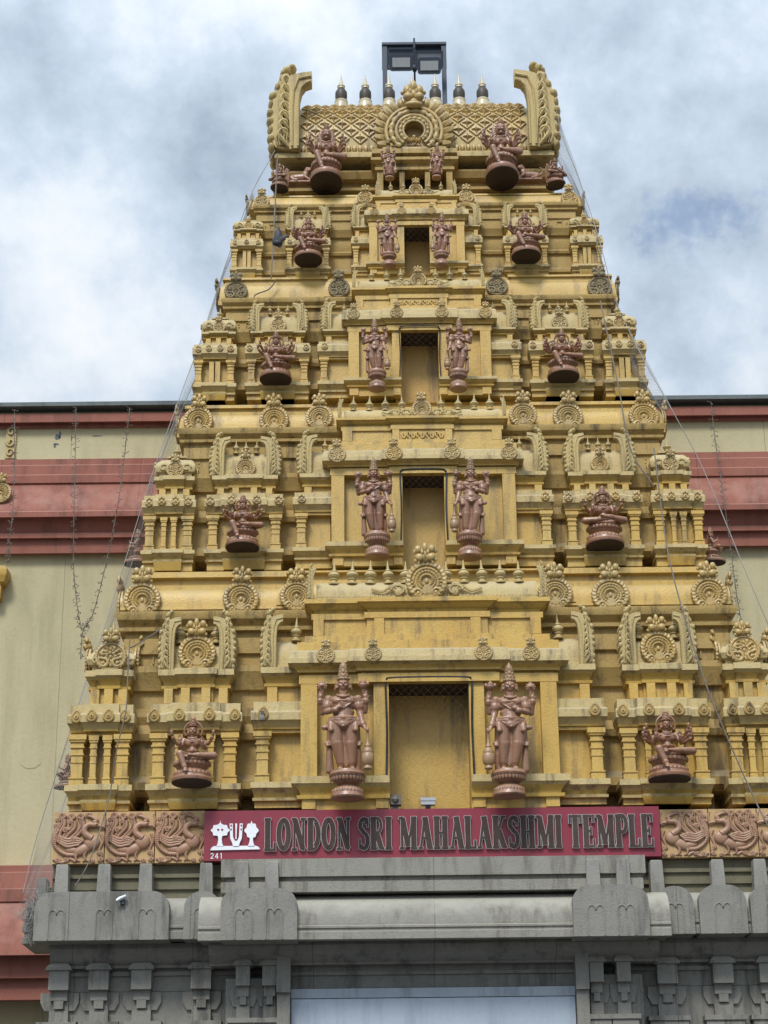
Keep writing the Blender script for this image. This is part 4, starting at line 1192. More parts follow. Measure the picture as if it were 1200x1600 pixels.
def pea_panel(x0, x1, z0, z1, right, label):
    w = x1-x0; h = z1-z0
    root = empty('peacock_panel', ((x0+x1)/2,-.1,z0), label, 'relief panel', 'peacock relief panels')
    bk = MB(); bk.box(-w/2+.004, w/2-.004, 0, .30, 0, h); bk.build('backing', M['panel'], root)
    o = put('peacock_relief', PEA_M if right else PEA, None, root, ((w/2 if right else -w/2),.0,.0), (w,w*1.0,h))
    return root
zt, zb_ = 4.69, 4.285
pea_panel(-2.955,-2.545,zb_,zt,True,'peacock relief panel at the outer end of the row left of the sign')
pea_panel(-2.545,-2.155,zb_,zt,True,'middle one of the three peacock relief panels left of the sign')
pea_panel(-2.155,-1.765,zb_,zt,True,'peacock relief panel touching the left end of the red sign')
pea_panel(1.785,2.165,zb_-.0,zt-.03,False,'peacock relief panel touching the right end of the red sign')
pea_panel(2.165,2.545,zb_-.0,zt-.03,False,'second peacock relief panel to the right of the red sign')
pea_panel(2.545,2.93,zb_-.0,zt-.03,False,'peacock relief panel cut by the right edge of the photo')

# ------------------------------------------------------------------ name sign
sign = empty('name_sign', (0.015,-.16,4.27), 'long crimson sign reading LONDON SRI MAHALAKSHMI TEMPLE under the lowest doorway', 'sign')
SX0, SX1, SZ0, SZ1 = -1.765, 1.775, 4.285, 4.675
def S(o): o.location = Vector(o.location)-Vector((.015,-.16,4.27)); return o
b = MB(); b.box(SX0, SX1, -.16, -.06, SZ0, SZ1); S(b.build('board', M['crimson'], sign))
GLY = {}
def arcs(cx, cz, rx, rz, a0, a1, n=14): return [(cx+rx*math.cos(a0+(a1-a0)*k/n), cz+rz*math.sin(a0+(a1-a0)*k/n)) for k in range(n+1)]
W_ = .17   # stem width
def ser(x, z, w=.34): return [(x-w/2,z),(x+w/2,z)]
LO, HI = .045, .955
def stem(x): return ([(x,0),(x,1)], W_)
def serif(x, top, w=.36): z = HI if top else LO; return ([(x-w/2,z),(x+w/2,z)], .09)
GLY['L'] = (.62, [stem(.17), serif(.17,1), serif(.17,0), ([(.1,LO),(.60,LO)],.09), ([(.56,.0),(.56,.26)],.09)])
GLY['I'] = (.36, [stem(.18), serif(.18,1), serif(.18,0)])
GLY['O'] = (.74, [(arcs(.37,.5,.26,.43,0,2*PI,24), .17)])
GLY['N'] = (.80, [([(.16,0),(.16,1)],.09), ([(.64,0),(.64,1)],.09), ([(.18,.95),(.62,.05)],.17), serif(.14,1,.28), serif(.16,0,.30), serif(.64,1,.30)])
GLY['D'] = (.74, [stem(.18), serif(.16,1,.3), serif(.16,0,.3), ([(.18,HI),(.34,HI)]+arcs(.34,.5,.28,.455,PI/2,-PI/2,14)[1:]+[(.18,LO)], .11), (arcs(.34,.5,.27,.40,1.1,-1.1,10), .16)])
GLY['S'] = (.60, [(arcs(.30,.72,.20,.22,.35,PI*1.05,10)+arcs(.30,.28,.21,.23,PI/2*.9,-PI*.82,12), .14), ([(.50,.68),(.50,.97)],.07), ([(.09,.03),(.09,.34)],.07)])
GLY['R'] = (.76, [stem(.18), serif(.16,1,.3), serif(.18,0), ([(.18,HI),(.40,HI)]+arcs(.40,.74,.19,.215,PI/2,-PI/2,10)[1:]+[(.18,.525)], .12), ([(.36,.52),(.60,.04)],.16), serif(.66,0,.2)])
GLY['P'] = (.68, [stem(.18), serif(.16,1,.3), serif(.18,0), ([(.18,HI),(.40,HI)]+arcs(.40,.71,.20,.245,PI/2,-PI/2,10)[1:]+[(.18,.465)], .13)])
GLY['M'] = (.98, [([(.16,0),(.16,1)],.09), stem(.80), ([(.20,.96),(.48,.10)],.16), ([(.48,.10),(.76,.96)],.08), serif(.12,1,.26), serif(.16,0,.28), serif(.82,1,.28), serif(.80,0)])
GLY['A'] = (.78, [([(.14,.02),(.38,.98)],.09), ([(.64,.02),(.38,.98)],.18), ([(.22,.34),(.56,.34)],.09), serif(.14,0,.26), serif(.65,0,.30)])
GLY['H'] = (.82, [stem(.19), stem(.63), ([(.19,.5),(.63,.5)],.09), serif(.19,1), serif(.19,0), serif(.63,1), serif(.63,0)])
GLY['K'] = (.80, [stem(.18), serif(.18,1), serif(.18,0), ([(.22,.40),(.58,.96)],.09), ([(.34,.56),(.62,.04)],.17), serif(.60,1,.28), serif(.66,0,.26)])
GLY['T'] = (.70, [stem(.35), serif(.35,0), ([(.04,HI),(.66,HI)],.09), ([(.06,.74),(.06,1)],.08), ([(.64,.74),(.64,1)],.08)])
GLY['E'] = (.68, [stem(.18), ([(.02,HI),(.60,HI)],.09), ([(.02,LO),(.62,LO)],.09), ([(.2,.5),(.44,.5)],.09), ([(.44,.38),(.44,.62)],.08), ([(.58,.76),(.58,1)],.08), ([(.60,.0),(.60,.26)],.08)])
def stroke(b, pts, w, y0, y1, ext=0.):
    """flat ribbon of width w along XZ points, y0 front, y1 back"""
    n = len(pts); L_ = []; R_ = []
    closed = (Vector(pts[0])-Vector(pts[-1])).length < 1e-4
    for i,p in enumerate(pts):
        p = Vector(p)
        if closed: a = Vector(pts[(i-1) % (n-1)]); c = Vector(pts[(i+1) % (n-1)])
        else: a = Vector(pts[max(i-1,0)]); c = Vector(pts[min(i+1,n-1)])
        t = (c-a).normalized(); nn = Vector((-t.y,t.x))
        if not closed and i == 0: p = p-t*ext
        if not closed and i == n-1: p = p+t*ext
        L_.append(p+nn*w/2); R_.append(p-nn*w/2)
    vs = []; fs = []
    for l,r in zip(L_,R_): vs += [(l.x,y0,l.y),(r.x,y0,r.y),(l.x,y1,l.y),(r.x,y1,r.y)]
    for i in range(n-1):
        o = i*4
        fs += [(o,o+1,o+5,o+4),(o+2,o+6,o+7,o+3),(o,o+4,o+6,o+2),(o+1,o+3,o+7,o+5)]
    fs += [(0,2,3,1),((n-1)*4,(n-1)*4+1,(n-1)*4+3,(n-1)*4+2)]
    b.add(vs, fs)
def lettering(word_specs, xs, xe, zbase, hbig, hsmall):
    tot = 0
    gap = .055; space = .34
    for wi,w in enumerate(word_specs):
        for ci,c in enumerate(w): tot += GLY[c][0]+gap
        if wi < len(word_specs)-1: tot += space
    k = (xe-xs)/tot; x = xs; b = MB(); cnt = 0
    for wi,w in enumerate(word_specs):
        for ci,c in enumerate(w):
            wd, st = GLY[c]; kx = k; hz = hbig if ci == 0 else hsmall
            for si,(pts,sw) in enumerate(st):
                P = [(x+px*kx, zbase+pz*hz) for px,pz in pts]
                vert = abs(P[0][0]-P[-1][0]) < 1e-6
                horiz = len(P) == 2 and abs(P[0][1]-P[1][1]) < 1e-6
                sw = sw*1.75 if sw >= .13 else sw*1.4
                sww = sw*(hz*.55 if horiz else kx*1.0)
                if len(P) > 2: sww = sw*kx*.92
                e = .0026; jit = .0003*si
                b.cur = 0; stroke(b, P, sww+2*e, -.186-jit, -.161, e)
                b.cur = 1; stroke(b, P, sww*.98, -.189-jit, -.180, 0)
            x += wd*kx+gap*k
        x += space*k
    return S(b.build('lettering', [M['silver'],M['letter']], sign, 0))
lettering(['LONDON','SRI','MAHALAKSHMI','TEMPLE'], -1.295, 1.73, 4.352, .258, .258)
em = MB(); y0, y1 = -.176, -.161
ex = -1.715
def epoly(pts): em.prism([(ex+x, 4.365+z) for x,z in pts], y0, y1)
epoly([(.0,.0),(.385,.004),(.375,.022),(.352,.032),(.03,.032),(.012,.022)])
def blob(cx, cz, rx, rz, n=26, wob=.1, k=9): epoly([(cx+rx*math.cos(2*PI*i/n)*(1+wob*math.cos(k*2*PI*i/n)), cz+rz*math.sin(2*PI*i/n)*(1+wob*math.cos(k*2*PI*i/n))) for i in range(n)])
y0 -= .001; blob(.075,.155,.068,.05,30,.10,8); y0 -= .001; epoly([(.06,.19),(.09,.19),(.078,.215),(.075,.232),(.072,.215)])
y0 -= .001; epoly([(.048,.03),(.102,.03),(.092,.055),(.088,.085),(.092,.112),(.058,.112),(.062,.085),(.058,.055)])
y0 -= .001; blob(.318,.15,.05,.055,30,.12,6); y0 -= .001; epoly([(.304,.19),(.332,.19),(.322,.215),(.318,.228),(.314,.215)])
y0 -= .001; epoly([(.292,.03),(.344,.03),(.334,.055),(.330,.08),(.334,.108),(.302,.108),(.306,.08),(.302,.055)])
y0 -= .001; epoly([(.148,.205),(.172,.205),(.176,.10),(.19,.07),(.208,.07),(.222,.10),(.226,.205),(.25,.205),(.244,.09),(.226,.05),(.222,.03),(.176,.03),(.172,.05),(.154,.09)])
y0 -= .001; epoly([(.192,.205),(.206,.205),(.203,.085),(.195,.085)])
S(em.build('emblem', M['white'], sign, 0))
eb = MB()
for cx_ in (.16,.238):
    for q in range(2): eb.ell((ex+cx_, -.186, 4.365+.19-.03*q), (.006,.004,.008), 8, 5)
for cx_ in (.06,.09): eb.ell((ex+cx_,-.181,4.365+.16), (.009,.004,.007), 8, 5)
S(eb.build('emblem_detail', M['crimson'], sign))
nb = MB(); dx = -1.712; dz = 4.302; hh = .042; sw = .0055
def dig(x, strokes):
    for i,pts in enumerate(strokes): stroke(nb, [(x+px*hh*.55, dz+pz*hh) for px,pz in pts], sw, -.1645-.0003*i, -.1605, sw*.3)
dig(dx, [arcs(.5,.72,.42,.26,PI*.9,-.5,8)+[(.1,.04)], [(.05,.04),(.95,.04)]])
dig(dx+.036, [[(.72,0),(.72,1)], [(.68,.98),(.05,.28)], [(.05,.28),(1.0,.28)]])
dig(dx+.072, [[(.5,0),(.5,1)], [(.5,.98),(.25,.82)]])
S(nb.build('house_number', M['white'], sign, 0))

# ------------------------------------------------------------------ grey stone gateway
gate = empty('stone_gateway', (0,0,0), 'dark grey stone gateway with curved eave, arched plates and brackets below the sign', 'gateway')
b = MB()
b.box(-1.60, 1.60, -.50, .30, 4.10, 4.235); b.box(-1.56, 1.57, -.46, .30, 4.065, 4.10); b.box(-1.60, 1.58, -.485, .30, 3.985, 4.065)
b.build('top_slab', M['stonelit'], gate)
b = MB(); b = MB()
for xa,xb in ((-2.95,-1.605),(1.605,2.95)):
    b = MB(); b.box(xa,xb,-.02,.42,4.02,4.279)
    for z in (4.09,4.18): b.box(xa,xb,-.045,.1,z,z+.03)
    b.build('upper_wall', M['olive'], gate)
def kap(x0, x1, yf, z0, z1, yb, m, ends=False):
    pr = [(yb,z0+.02),(yf+.10,z0+.02),(yf+.08,z0),(yf,z0),(yf,z0+.055),(yf+.012,z0+.06),(yf+.012,z0+.078),(yf,z0+.083),(yf,z0+.098),(yf+.012,z0+.103),(yf+.012,z0+.12)]
    h = z1-z0-.12
    for q in range(11):
        a = PI/2*q/10
        pr.append((yf+.012+.26*(1-math.cos(a)), z0+.12+h*math.sin(a)))
    pr.append((yb,z1))
    bb = MB(); bb.run(pr, x0, x1); return bb.build('eave', m, gate, 30)
ZB, ZT = 3.645, 4.0
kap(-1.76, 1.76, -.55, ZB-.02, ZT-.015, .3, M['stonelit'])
kap(-2.95, -1.765, -.30, ZB+.03, ZT+.02, .3, M['stone']); kap(1.765, 2.95, -.30, ZB+.03, ZT+.02, .3, M['stone'])
bb = MB(); bb.stack(-2.95, 2.95, .10, .5, [(ZB+.035,.20),(ZB+.08,.20),(ZB+.085,.185),(ZB+.12,.185),(ZB+.125,.20),(ZB+.16,.20),(ZB+.22,.185),(ZB+.28,.15),(ZB+.33,.09),(ZB+.36,.0)])
bb.build('eave', M['stone'], gate, 30)
def arch_plate(xs, hw, y, zb, zt, m, single=False):
    """joined round-topped plates with incised double arches"""
    x0 = xs[0]-hw; x1 = xs[-1]+hw; bb = MB()
    r = .13
    pts = [(x0,zb)] + [(x0-.0+r-r*math.cos(t)-.0, zt-.10-r+.10*0+ r*math.sin(t)+.1) for t in [PI/2*q/8 for q in range(9)]]
    pts += [(x1-r+r*math.sin(t), zt-r+r*math.cos(t)) for t in [PI/2*q/8 for q in range(9)]] + [(x1,zb)]
    bb.prism(pts, y-.035, y+.22)
    for i,x in enumerate(xs):
        z2 = zb+.19; w = .062
        pl = [(x-w,zb+.004),(x-w,z2)]+[(x-w/2-w/2*math.cos(t), z2+w*.62*math.sin(t)) for t in [PI*q/8 for q in range(9)]]+[(x+w/2-w/2*math.cos(t), z2+w*.62*math.sin(t)) for t in [PI*q/8 for q in range(9)]]+[(x+w,z2),(x+w,zb+.004)]
        bb.tube([(u,y-.036,v) for u,v in pl], .0065, 5)
    o = bb.build('arch_plate', m, gate, 30)
    return o
arch_plate([-2.85,-2.49,-2.17],.17,-.31,ZB+.02,ZT+.03,M['stone']); arch_plate([-1.75],.14,-.305,ZB+.021,ZT+.025,M['stone'])
arch_plate([-1.42,-1.19],.17,-.56,ZB-.025,ZT-.0,M['stone']); arch_plate([1.20,1.425],.17,-.56,ZB-.025,ZT-.0,M['stone'])
arch_plate([1.83],.14,-.305,ZB+.021,ZT+.025,M['stone']); arch_plate([2.19],.18,-.31,ZB+.02,ZT+.03,M['stone']); arch_plate([2.58,2.86],.18,-.31,ZB+.02,ZT+.03,M['stone'])
for x, y, z0, z1 in ((-2.85,-.20,ZT,4.265),(-2.525,-.20,ZT,4.265),(-2.205,-.20,ZT,4.265),(-1.74,-.20,ZT,4.265),(-1.44,-.53,ZT-.04,4.215),(-1.215,-.53,ZT-.04,4.215),
                     (1.20,-.53,ZT-.04,4.205),(1.425,-.53,ZT-.04,4.205),(1.725,-.20,ZT,4.25),(2.195,-.20,ZT,4.25),(2.52,-.20,ZT,4.25),(2.84,-.20,ZT,4.25)):
    bb = MB(); bb.stack(x-.048, x+.048, y, y+.10, [(z0,.006),(z1-.01,-.002),(z1,-.008)]); bb.build('merlon', M['stone'], gate)
bb = MB(); bb.stack(-3.10,-3.02,.12,.30,[(ZT-.05,.0),(4.21,-.004),(4.22,-.01)]); bb.tube(spline([(-3.0,.2,4.02),(-2.97,.2,4.10),(-3.0,.2,4.15),(-3.02,.2,4.11)],4),.02,6); bb.build('merlon', M['stone'], gate)
b = MB()                                              # cove and beam below the eave
b.run([(.5,3.66),(-.28,3.66),(-.30,3.62),(-.27,3.56),(-.20,3.52),(-.16,3.505),(-.16,3.49),(.5,3.49)], -1.70, 1.70)
b.run([(.5,3.67),(-.10,3.67),(-.12,3.63),(-.08,3.56),(-.03,3.53),(.0,3.52),(.0,3.50),(.5,3.50)], -2.93, -1.702); b.run([(.5,3.67),(-.10,3.67),(-.12,3.63),(-.08,3.56),(-.03,3.53),(.0,3.52),(.0,3.50),(.5,3.50)], 1.702, 2.93)
b.build('cove', M['stone'], gate, 30)
b = MB()
for x0,x1 in ((-2.93,-1.12),(1.12,2.93)):
    b.box(x0,x1,.06,.5,3.33,3.50); b.box(x0,x1,.035,.5,3.445,3.475); b.box(x0,x1,.065,.5,3.0,3.328); b.box(x0,x1,.055,.5,2.2,3.0)
b.box(-1.09,1.07,-.06,.4,3.325,3.49); b.box(-1.09,1.07,-.085,.4,3.42,3.445); b.box(-1.09,1.07,-.03,.4,3.30,3.335)
for x0,x1 in ((-1.58,-1.12),(1.12,1.58)): b.box(x0,x1,-.10,.05,2.0,3.40)
b.build('beam', M['stone'], gate)
def bracket(x, y, w=.085):
    bb = MB()
    bb.stack(x-w*.9,x+w*.9,y,.3,[(3.335,-.02),(3.335,.0),(3.48,.0),(3.482,.022),(3.505,.018),(3.535,-.012)])
    bb.stack(x-w*.75,x+w*.75,y+.05,.3,[(3.26,.0),(3.335,.0)]); bb.stack(x-w*.42,x+w*.42,y+.05,.3,[(3.20,-.0),(3.262,.0)])
    for sg in (-1,1):
        q = [(x+sg*w*.78,3.325),(x+sg*w*1.72,3.325),(x+sg*w*1.72,3.25),(x+sg*w*1.35,3.19),(x+sg*w*.78,3.19)]
        bb.prism(q if sg > 0 else q[::-1], y+.10, .3)
    bb.box(x-w*.8,x+w*.8,y+.085,.3,3.185,3.338)
    bb.box(x-w*.85,x+w*.85,y+.07,.3,3.09,3.187)
    bb.stack(x-w*1.7,x+w*1.7,y+.03,.3,[(2.98,.0),(3.06,.0),(3.065,.015),(3.10,.015)])
    bb.box(x-w*1.2,x+w*1.2,y+.05,.3,0,2.985)
    return bb.build('bracket', M['stone'], gate)
for x in (-2.86,-2.555,-2.23,-1.775): bracket(x, -.06)
for x in (1.78,2.205,2.56,2.85): bracket(x, -.06)
for x in (-1.445,-1.245,1.225,1.43): bracket(x, -.22+(.007 if abs(x) < 1.3 else 0), .058)
b = MB()
for x0,x1 in ((-1.19,-1.085),(1.065,1.165)):
    b = MB(); b.box(x0,x1,-.235,.3,3.28,3.57); b.box(x0+.003,x1-.003,-.20,.3,0,3.285); b.build('door_pillar', M['stone'], gate)
b = MB(); b.box(-1.08,1.06,.18,.26,0,2.42); b.build('door', M['wood'], gate)
board = empty('pale_board', (-.01,-.12,2.40), 'pale blue-white blank board fixed over the doorway between grey pillars', 'board')
b = MB(); b.box(-1.072,1.072,-.0,.06,.0,.84); b.build('panel', M['board'], board)
b = MB(); b.box(-1.074,1.074,-.008,.05,.845,.915); b.build('top_strip', M['boardedge'], board)

# ------------------------------------------------------------------ temple hall behind
hall = empty('temple_hall', (0,2.4,0), 'beige rendered temple hall with dusty red cornice bands behind the tower', 'hall')
def Hh(o): o.location = Vector(o.location)-Vector((0,2.4,0)); return o
HY = 2.4
b = MB(); b.box(-14,14,HY,HY+9,0,at(100,640,2.4).z-.01); Hh(b.build('wall', M['beige'], hall))
def hz(py, Y=HY): return at(100, py, Y).z
b = MB()
b.run([(HY+.4,hz(644)),(HY-.16,hz(644)),(HY-.16,hz(638)),(HY-.12,hz(636)),(HY+.4,hz(634))], -14, 14); Hh(b.build('coping', M['coping'], hall))
b = MB(); z = lambda y, d=0: hz(y, HY-d)
pr = [(HY+.05,z(646)),(HY-.10,z(646,.1)),(HY-.10,z(659,.1)),(HY-.03,z(661,.03)),(HY-.03,z(668,.03)),(HY+.05,z(668))]
b.run(pr, -14, 14)
pr = [(HY+.05,z(717)),(HY-.06,z(717,.06)),(HY-.06,z(726,.06)),(HY-.09,z(727,.09)),(HY-.09,z(741,.09)),(HY-.13,z(742,.13)),(HY-.13,z(754,.13)),(HY-.11,z(756,.11)),(HY-.13,z(765,.13)),(HY-.19,z(780,.19)),(HY-.24,z(792,.24)),
      (HY-.25,z(798,.25)),(HY-.27,z(799,.27)),(HY-.27,z(807,.27)),(HY-.18,z(809,.18)),(HY-.16,z(818,.16)),(HY-.12,z(832,.12)),(HY-.15,z(834,.15)),(HY-.15,z(840,.15)),(HY-.10,z(842,.10)),(HY-.09,z(864,.09)),(HY+.05,z(865))]
b.run(pr, -14, 14); Hh(b.build('red_cornice', M['red'], hall, 20))
b = MB(); z = lambda y, d=0: at(40, y, HY-d).z
pr = [(HY+.05,z(1350)),(HY-.30,z(1352,.3)),(HY-.30,z(1362,.3)),(HY-.34,z(1363,.34)),(HY-.36,z(1388,.36)),(HY-.42,z(1389,.42)),(HY-.42,z(1408,.42)),(HY-.40,z(1410,.40)),(HY-.50,z(1430,.5)),(HY-.58,z(1470,.58)),(HY-.60,z(1492,.6)),
      (HY-.44,z(1494,.44)),(HY-.44,z(1528,.44)),(HY-.36,z(1530,.36)),(HY-.36,z(1562,.36)),(HY+.05,z(1564))]
b.run(pr, -14, 14); Hh(b.build('lower_cornice', M['red'], hall, 20))
# ornaments on the hall at the left edge of the view
p = at(1, 770, HY-.22); hm = MED[0].copy(); put('medallion', hm, None, hall, (p.x,p.y-HY,p.z), (.115,.10,.115))
b = MB(); p0 = at(8, 717, HY); p1 = at(27, 668, HY)
b.box(p0.x,p1.x,HY-.02,HY+.03,p0.z,p1.z)
for q in range(3):
    cxx = (p0.x+p1.x)/2; czz = p0.z+(q+.5)*(p1.z-p0.z)/3; r = (p1.x-p0.x)*.42
    b.tube([(cxx+r*(1-t/10)*math.cos(t+q*PI), HY-.03, czz+r*1.1*(1-t/10)*math.sin(t+q*PI)) for t in [v*.55 for v in range(14)]], .012, 5)
Hh(b.build('scroll_panel', M['cement'], hall))
b = MB(); p = at(2, 890, HY-.3)
b.stack(p.x-.3,p.x+.0,HY-.16,HY+.02,[(p.z-.22,-.03),(p.z-.08,-.03),(p.z-.07,.0),(p.z-.02,.02),(p.z+.0,.03),(p.z+.06,.03),(p.z+.09,.0)]); Hh(b.build('capital', M['ochre'], hall))

b = MB(); p = at(48,1190,HY)
b.prism([(p.x+.10*math.cos(2*PI*k/18)*(1+.12*math.sin(5*k)), p.z+.065*math.sin(2*PI*k/18)*(1+.15*math.cos(3*k))) for k in range(18)], HY-.004, HY+.01)
Hh(b.build('plaster_patch', M['beige'], hall, 0))
b = MB()
for px,py,w_,h_ in ((90,683,.025,.03),(94,680,.012,.045),(88,694,.03,.012),(86,697,.012,.02),(152,681,.05,.006),(112,685,.006,.03)):
    p = at(px,py,HY); b.prism([(p.x+w_*math.cos(2*PI*k/9)*(1+.3*math.sin(3.1*k)), p.z+h_*math.sin(2*PI*k/9)*(1+.3*math.cos(2.3*k))) for k in range(9)], HY-.0025, HY+.004)
Hh(b.build('wall_scuffs', M['coping'], hall, 0))

# ------------------------------------------------------------------ floodlights above the crown
FY = 2.75
p0 = at(602, 150, FY); p1 = at(693, 68, FY)
frame = empty('lamp_gantry', ((p0.x+p1.x)/2,FY,12.2), 'dark metal frame with a flat hood standing above the crowning roof', 'lamp frame')
def F(o): o.location = Vector(o.location)-frame.location; return o
for x in (p0.x, p1.x):
    b = MB(); b.box(x-.025,x+.025,FY-.025,FY+.025,12.2,p1.z-.004); F(b.build('post', M['navy'], frame))
zp = at(650,104,FY).z
b = MB(); b.box(p0.x-.03,p1.x+.03,FY+.03,FY+.06,zp,p1.z); b.box(p0.x-.03,p1.x+.03,FY-.04,FY+.03,p1.z-.03,p1.z-.002); F(b.build('hood', M['navy'], frame))
pm = at(647,64,FY)
b = MB(); b.tube([(pm.x,FY-.05,12.2),(pm.x,FY-.05,pm.z)], .012, 6); b.ell((pm.x,FY-.06,at(647,112,FY).z), (.03,.03,.05), 8, 6); F(b.build('mast', M['navy'], frame))
def flood(px, py, label, tilt=R(-25)):
    p = at(px, py, FY-.2); root = empty('floodlight', p, label, 'floodlight', 'floodlights above the roof'); root.rotation_euler.x = tilt*-1
    w,h = .125,.085
    def rr(w,h,r): return [(sx*(w-r)+r*math.cos(a), sz*(h-r)+r*math.sin(a)) for sx,sz,a0 in ((1,1,0),(-1,1,PI/2),(-1,-1,PI),(1,-1,1.5*PI)) for a in [a0+PI/2*q/4 for q in range(5)]]
    bb = MB(); bb.prism(rr(w,h,.03), 0, .07)
    for q in range(7): bb.box(-w*.8,w*.8,.07,.11,-h*.75+q*h*.25-.006,-h*.75+q*h*.25+.006)
    bb.build('housing', M['navy'], root, 30)
    bb = MB(); bb.box(-w*.76,w*.76,-.008,.01,-h*.62,h*.55); bb.build('lens', M['lens'], root)
    bb = MB()
    for sg in (-1,1): bb.box(sg*w-.012+sg*.012,sg*w+.012+sg*.012,.0,.04,-.02,h+.06)
    bb.box(-w-.02,w+.02,.0,.04,h+.05,h+.07); bb.build('bracket', M['navy'], root)
flood(627,97,'floodlight with a grey lens hung under the left half of the metal hood')
flood(671,102,'floodlight with a grey lens hung under the right half of the metal hood, slightly lower')

# ------------------------------------------------------------------ cables, fairy lights, nets
def line(name, pts, r, m, label, cat, group=None, twigs=0, n=8):
    b = MB(); P = spline(pts, n); b.tube(P, r, 6)
    if twigs:
        for i in range(0, len(P)-1):
            for q in range(twigs):
                p = P[i].lerp(P[i+1], random.random()); d = Vector((random.uniform(-1,1),random.uniform(-.6,.2),random.uniform(-.9,.5))).normalized()
                e = p+d*random.uniform(.02,.045); b.tube([p,e], [.0025,.002], 4); b.ell(e, (.0045,.0045,.007), 6, 4)
    o = b.build(name, M[m], None, 60); return tag(o, label, cat, group)
hy = HY-.35
A = lambda *t: [at(x,y,Y) for x,y,Y in t]
line('fairy_light_string', A((119,637,hy+.1),(118,700,hy+.05),(116,800,hy),(115,880,hy),(120,940,hy),(128,985,hy)), .004, 'cable', 'thin fairy light string hanging down the beige wall, farther from the tower', 'light string', 'fairy light strings', 3)
line('fairy_light_string', A((203,637,hy+.1),(196,700,hy+.05),(184,790,hy),(166,880,hy),(145,960,hy),(130,985,hy),(126,1030,hy)), .004, 'cable', 'thin fairy light string slanting along the red cornice close to the tower', 'light string', 'fairy light strings', 3)
line('fairy_light_string', A((1111,628,hy+.1),(1118,690,hy+.05),(1130,770,hy),(1142,860,hy),(1150,920,hy),(1160,980,hy)), .004, 'cable', 'thin fairy light string hanging on the wall right of the tower', 'light string', 'fairy light strings', 3)
line('fairy_light_string', A((23,640,hy+.1),(23,720,hy+.05),(20,800,hy),(14,850,hy),(12,880,hy)), .004, 'cable', 'thin fairy light string at the extreme left of the hall', 'light string', 'fairy light strings', 3)
line('hanging_cable', A((434,240,1.3),(431,300,1.2),(427,380,1.0),(424,435,.9)), .007, 'cable', 'brown cable dropping from the left gable of the crowning roof', 'cable', 'loose cables on the tower')
line('hanging_cable', A((1022,700,.35),(1040,840,.1),(1060,930,-.1),(1100,1060,-.3),(1140,1160,-.35),(1180,1250,-.4),(1200,1290,-.45)), .006, 'cable', 'thick brown cable slanting down across the right side of the lowest tier', 'cable', 'loose cables on the tower')
line('hanging_cable', A((203,1000,-.15),(200,1050,-.2),(197,1110,-.25),(183,1170,-.25),(172,1240,-.2),(160,1285,-.25),(140,1345,-.4),(118,1385,-.45)), .005, 'cable', 'thick brown cable running over the leftmost corner pavilion to the peacock panels', 'cable', 'loose cables on the tower')
line('hanging_cable', A((203,1012,.0),(212,1008,.0),(235,994,.05),(258,979,.05)), .006, 'cable', 'short dark cable bridging two lowest tier roofs on the left', 'cable', 'loose cables on the tower')
line('hanging_cable', A((938,470,.9),(966,600,.5),(985,700,.3),(1022,760,.2)), .006, 'cable', 'thin cable crossing the right corner pavilions of the upper tiers', 'cable', 'loose cables on the tower')
line('hanging_cable', A((402,480,1.0),(398,462,1.05),(420,452,1.05),(433,436,1.05)), .006, 'cable', 'short bent cable on the third eave at the left', 'cable', 'loose cables on the tower')
for sx, lab in ((0,'black cable looped around the lowest doorway frame'),(1,'black cable looped around the second doorway frame'),(2,'black cable looped around the third doorway frame')):
    k = sx; X = PX[k]; P = POR[k]; yy = YK[k]-.15*max(SC[k],.8)-.03; i = X['i1']+.025*SC[k]; r_ = .05*SC[k]
    line('doorway_cable', [(-i,yy,P[2]-.02),(-i+.008,yy,(P[2]+P[3])/2),(-i,yy,P[3]-.02),(-i+.01,yy-.01,P[3]+.02),(-i+r_,yy-.01,P[3]+.035),(0,yy-.01,P[3]+.04),(i-r_,yy-.01,P[3]+.035),(i-.01,yy-.01,P[3]+.02),(i,yy,P[3]-.02),(i-.008,yy,(P[2]+P[3])/2),(i,yy,P[2]-.02)], .009*SC[k], 'plastic', lab, 'cable', 'doorway cables')
ropes = [((868,165,1.5),(880,215,1.45),(905,280,1.35),(935,370,1.15),(963,470,1.0),(1005,560,.7),(1050,640,.6),(1100,735,.6),(1160,880,.4),(1215,1010,.3)),
         ((430,235,1.5),(392,305,1.35),(352,415,1.15),(322,510,1.0),(285,610,.75),(232,760,.6),(170,960,.4),(120,1110,.2),(60,1300,.1),(36,1395,.1))]
labs = ['thin grey net rope running down the right outline of the tower','thin grey net rope running down the left outline of the tower']
for t,l in zip(ropes,labs): line('net_rope', A(*t), .004, 'net', l, 'rope', 'net ropes along the tower')
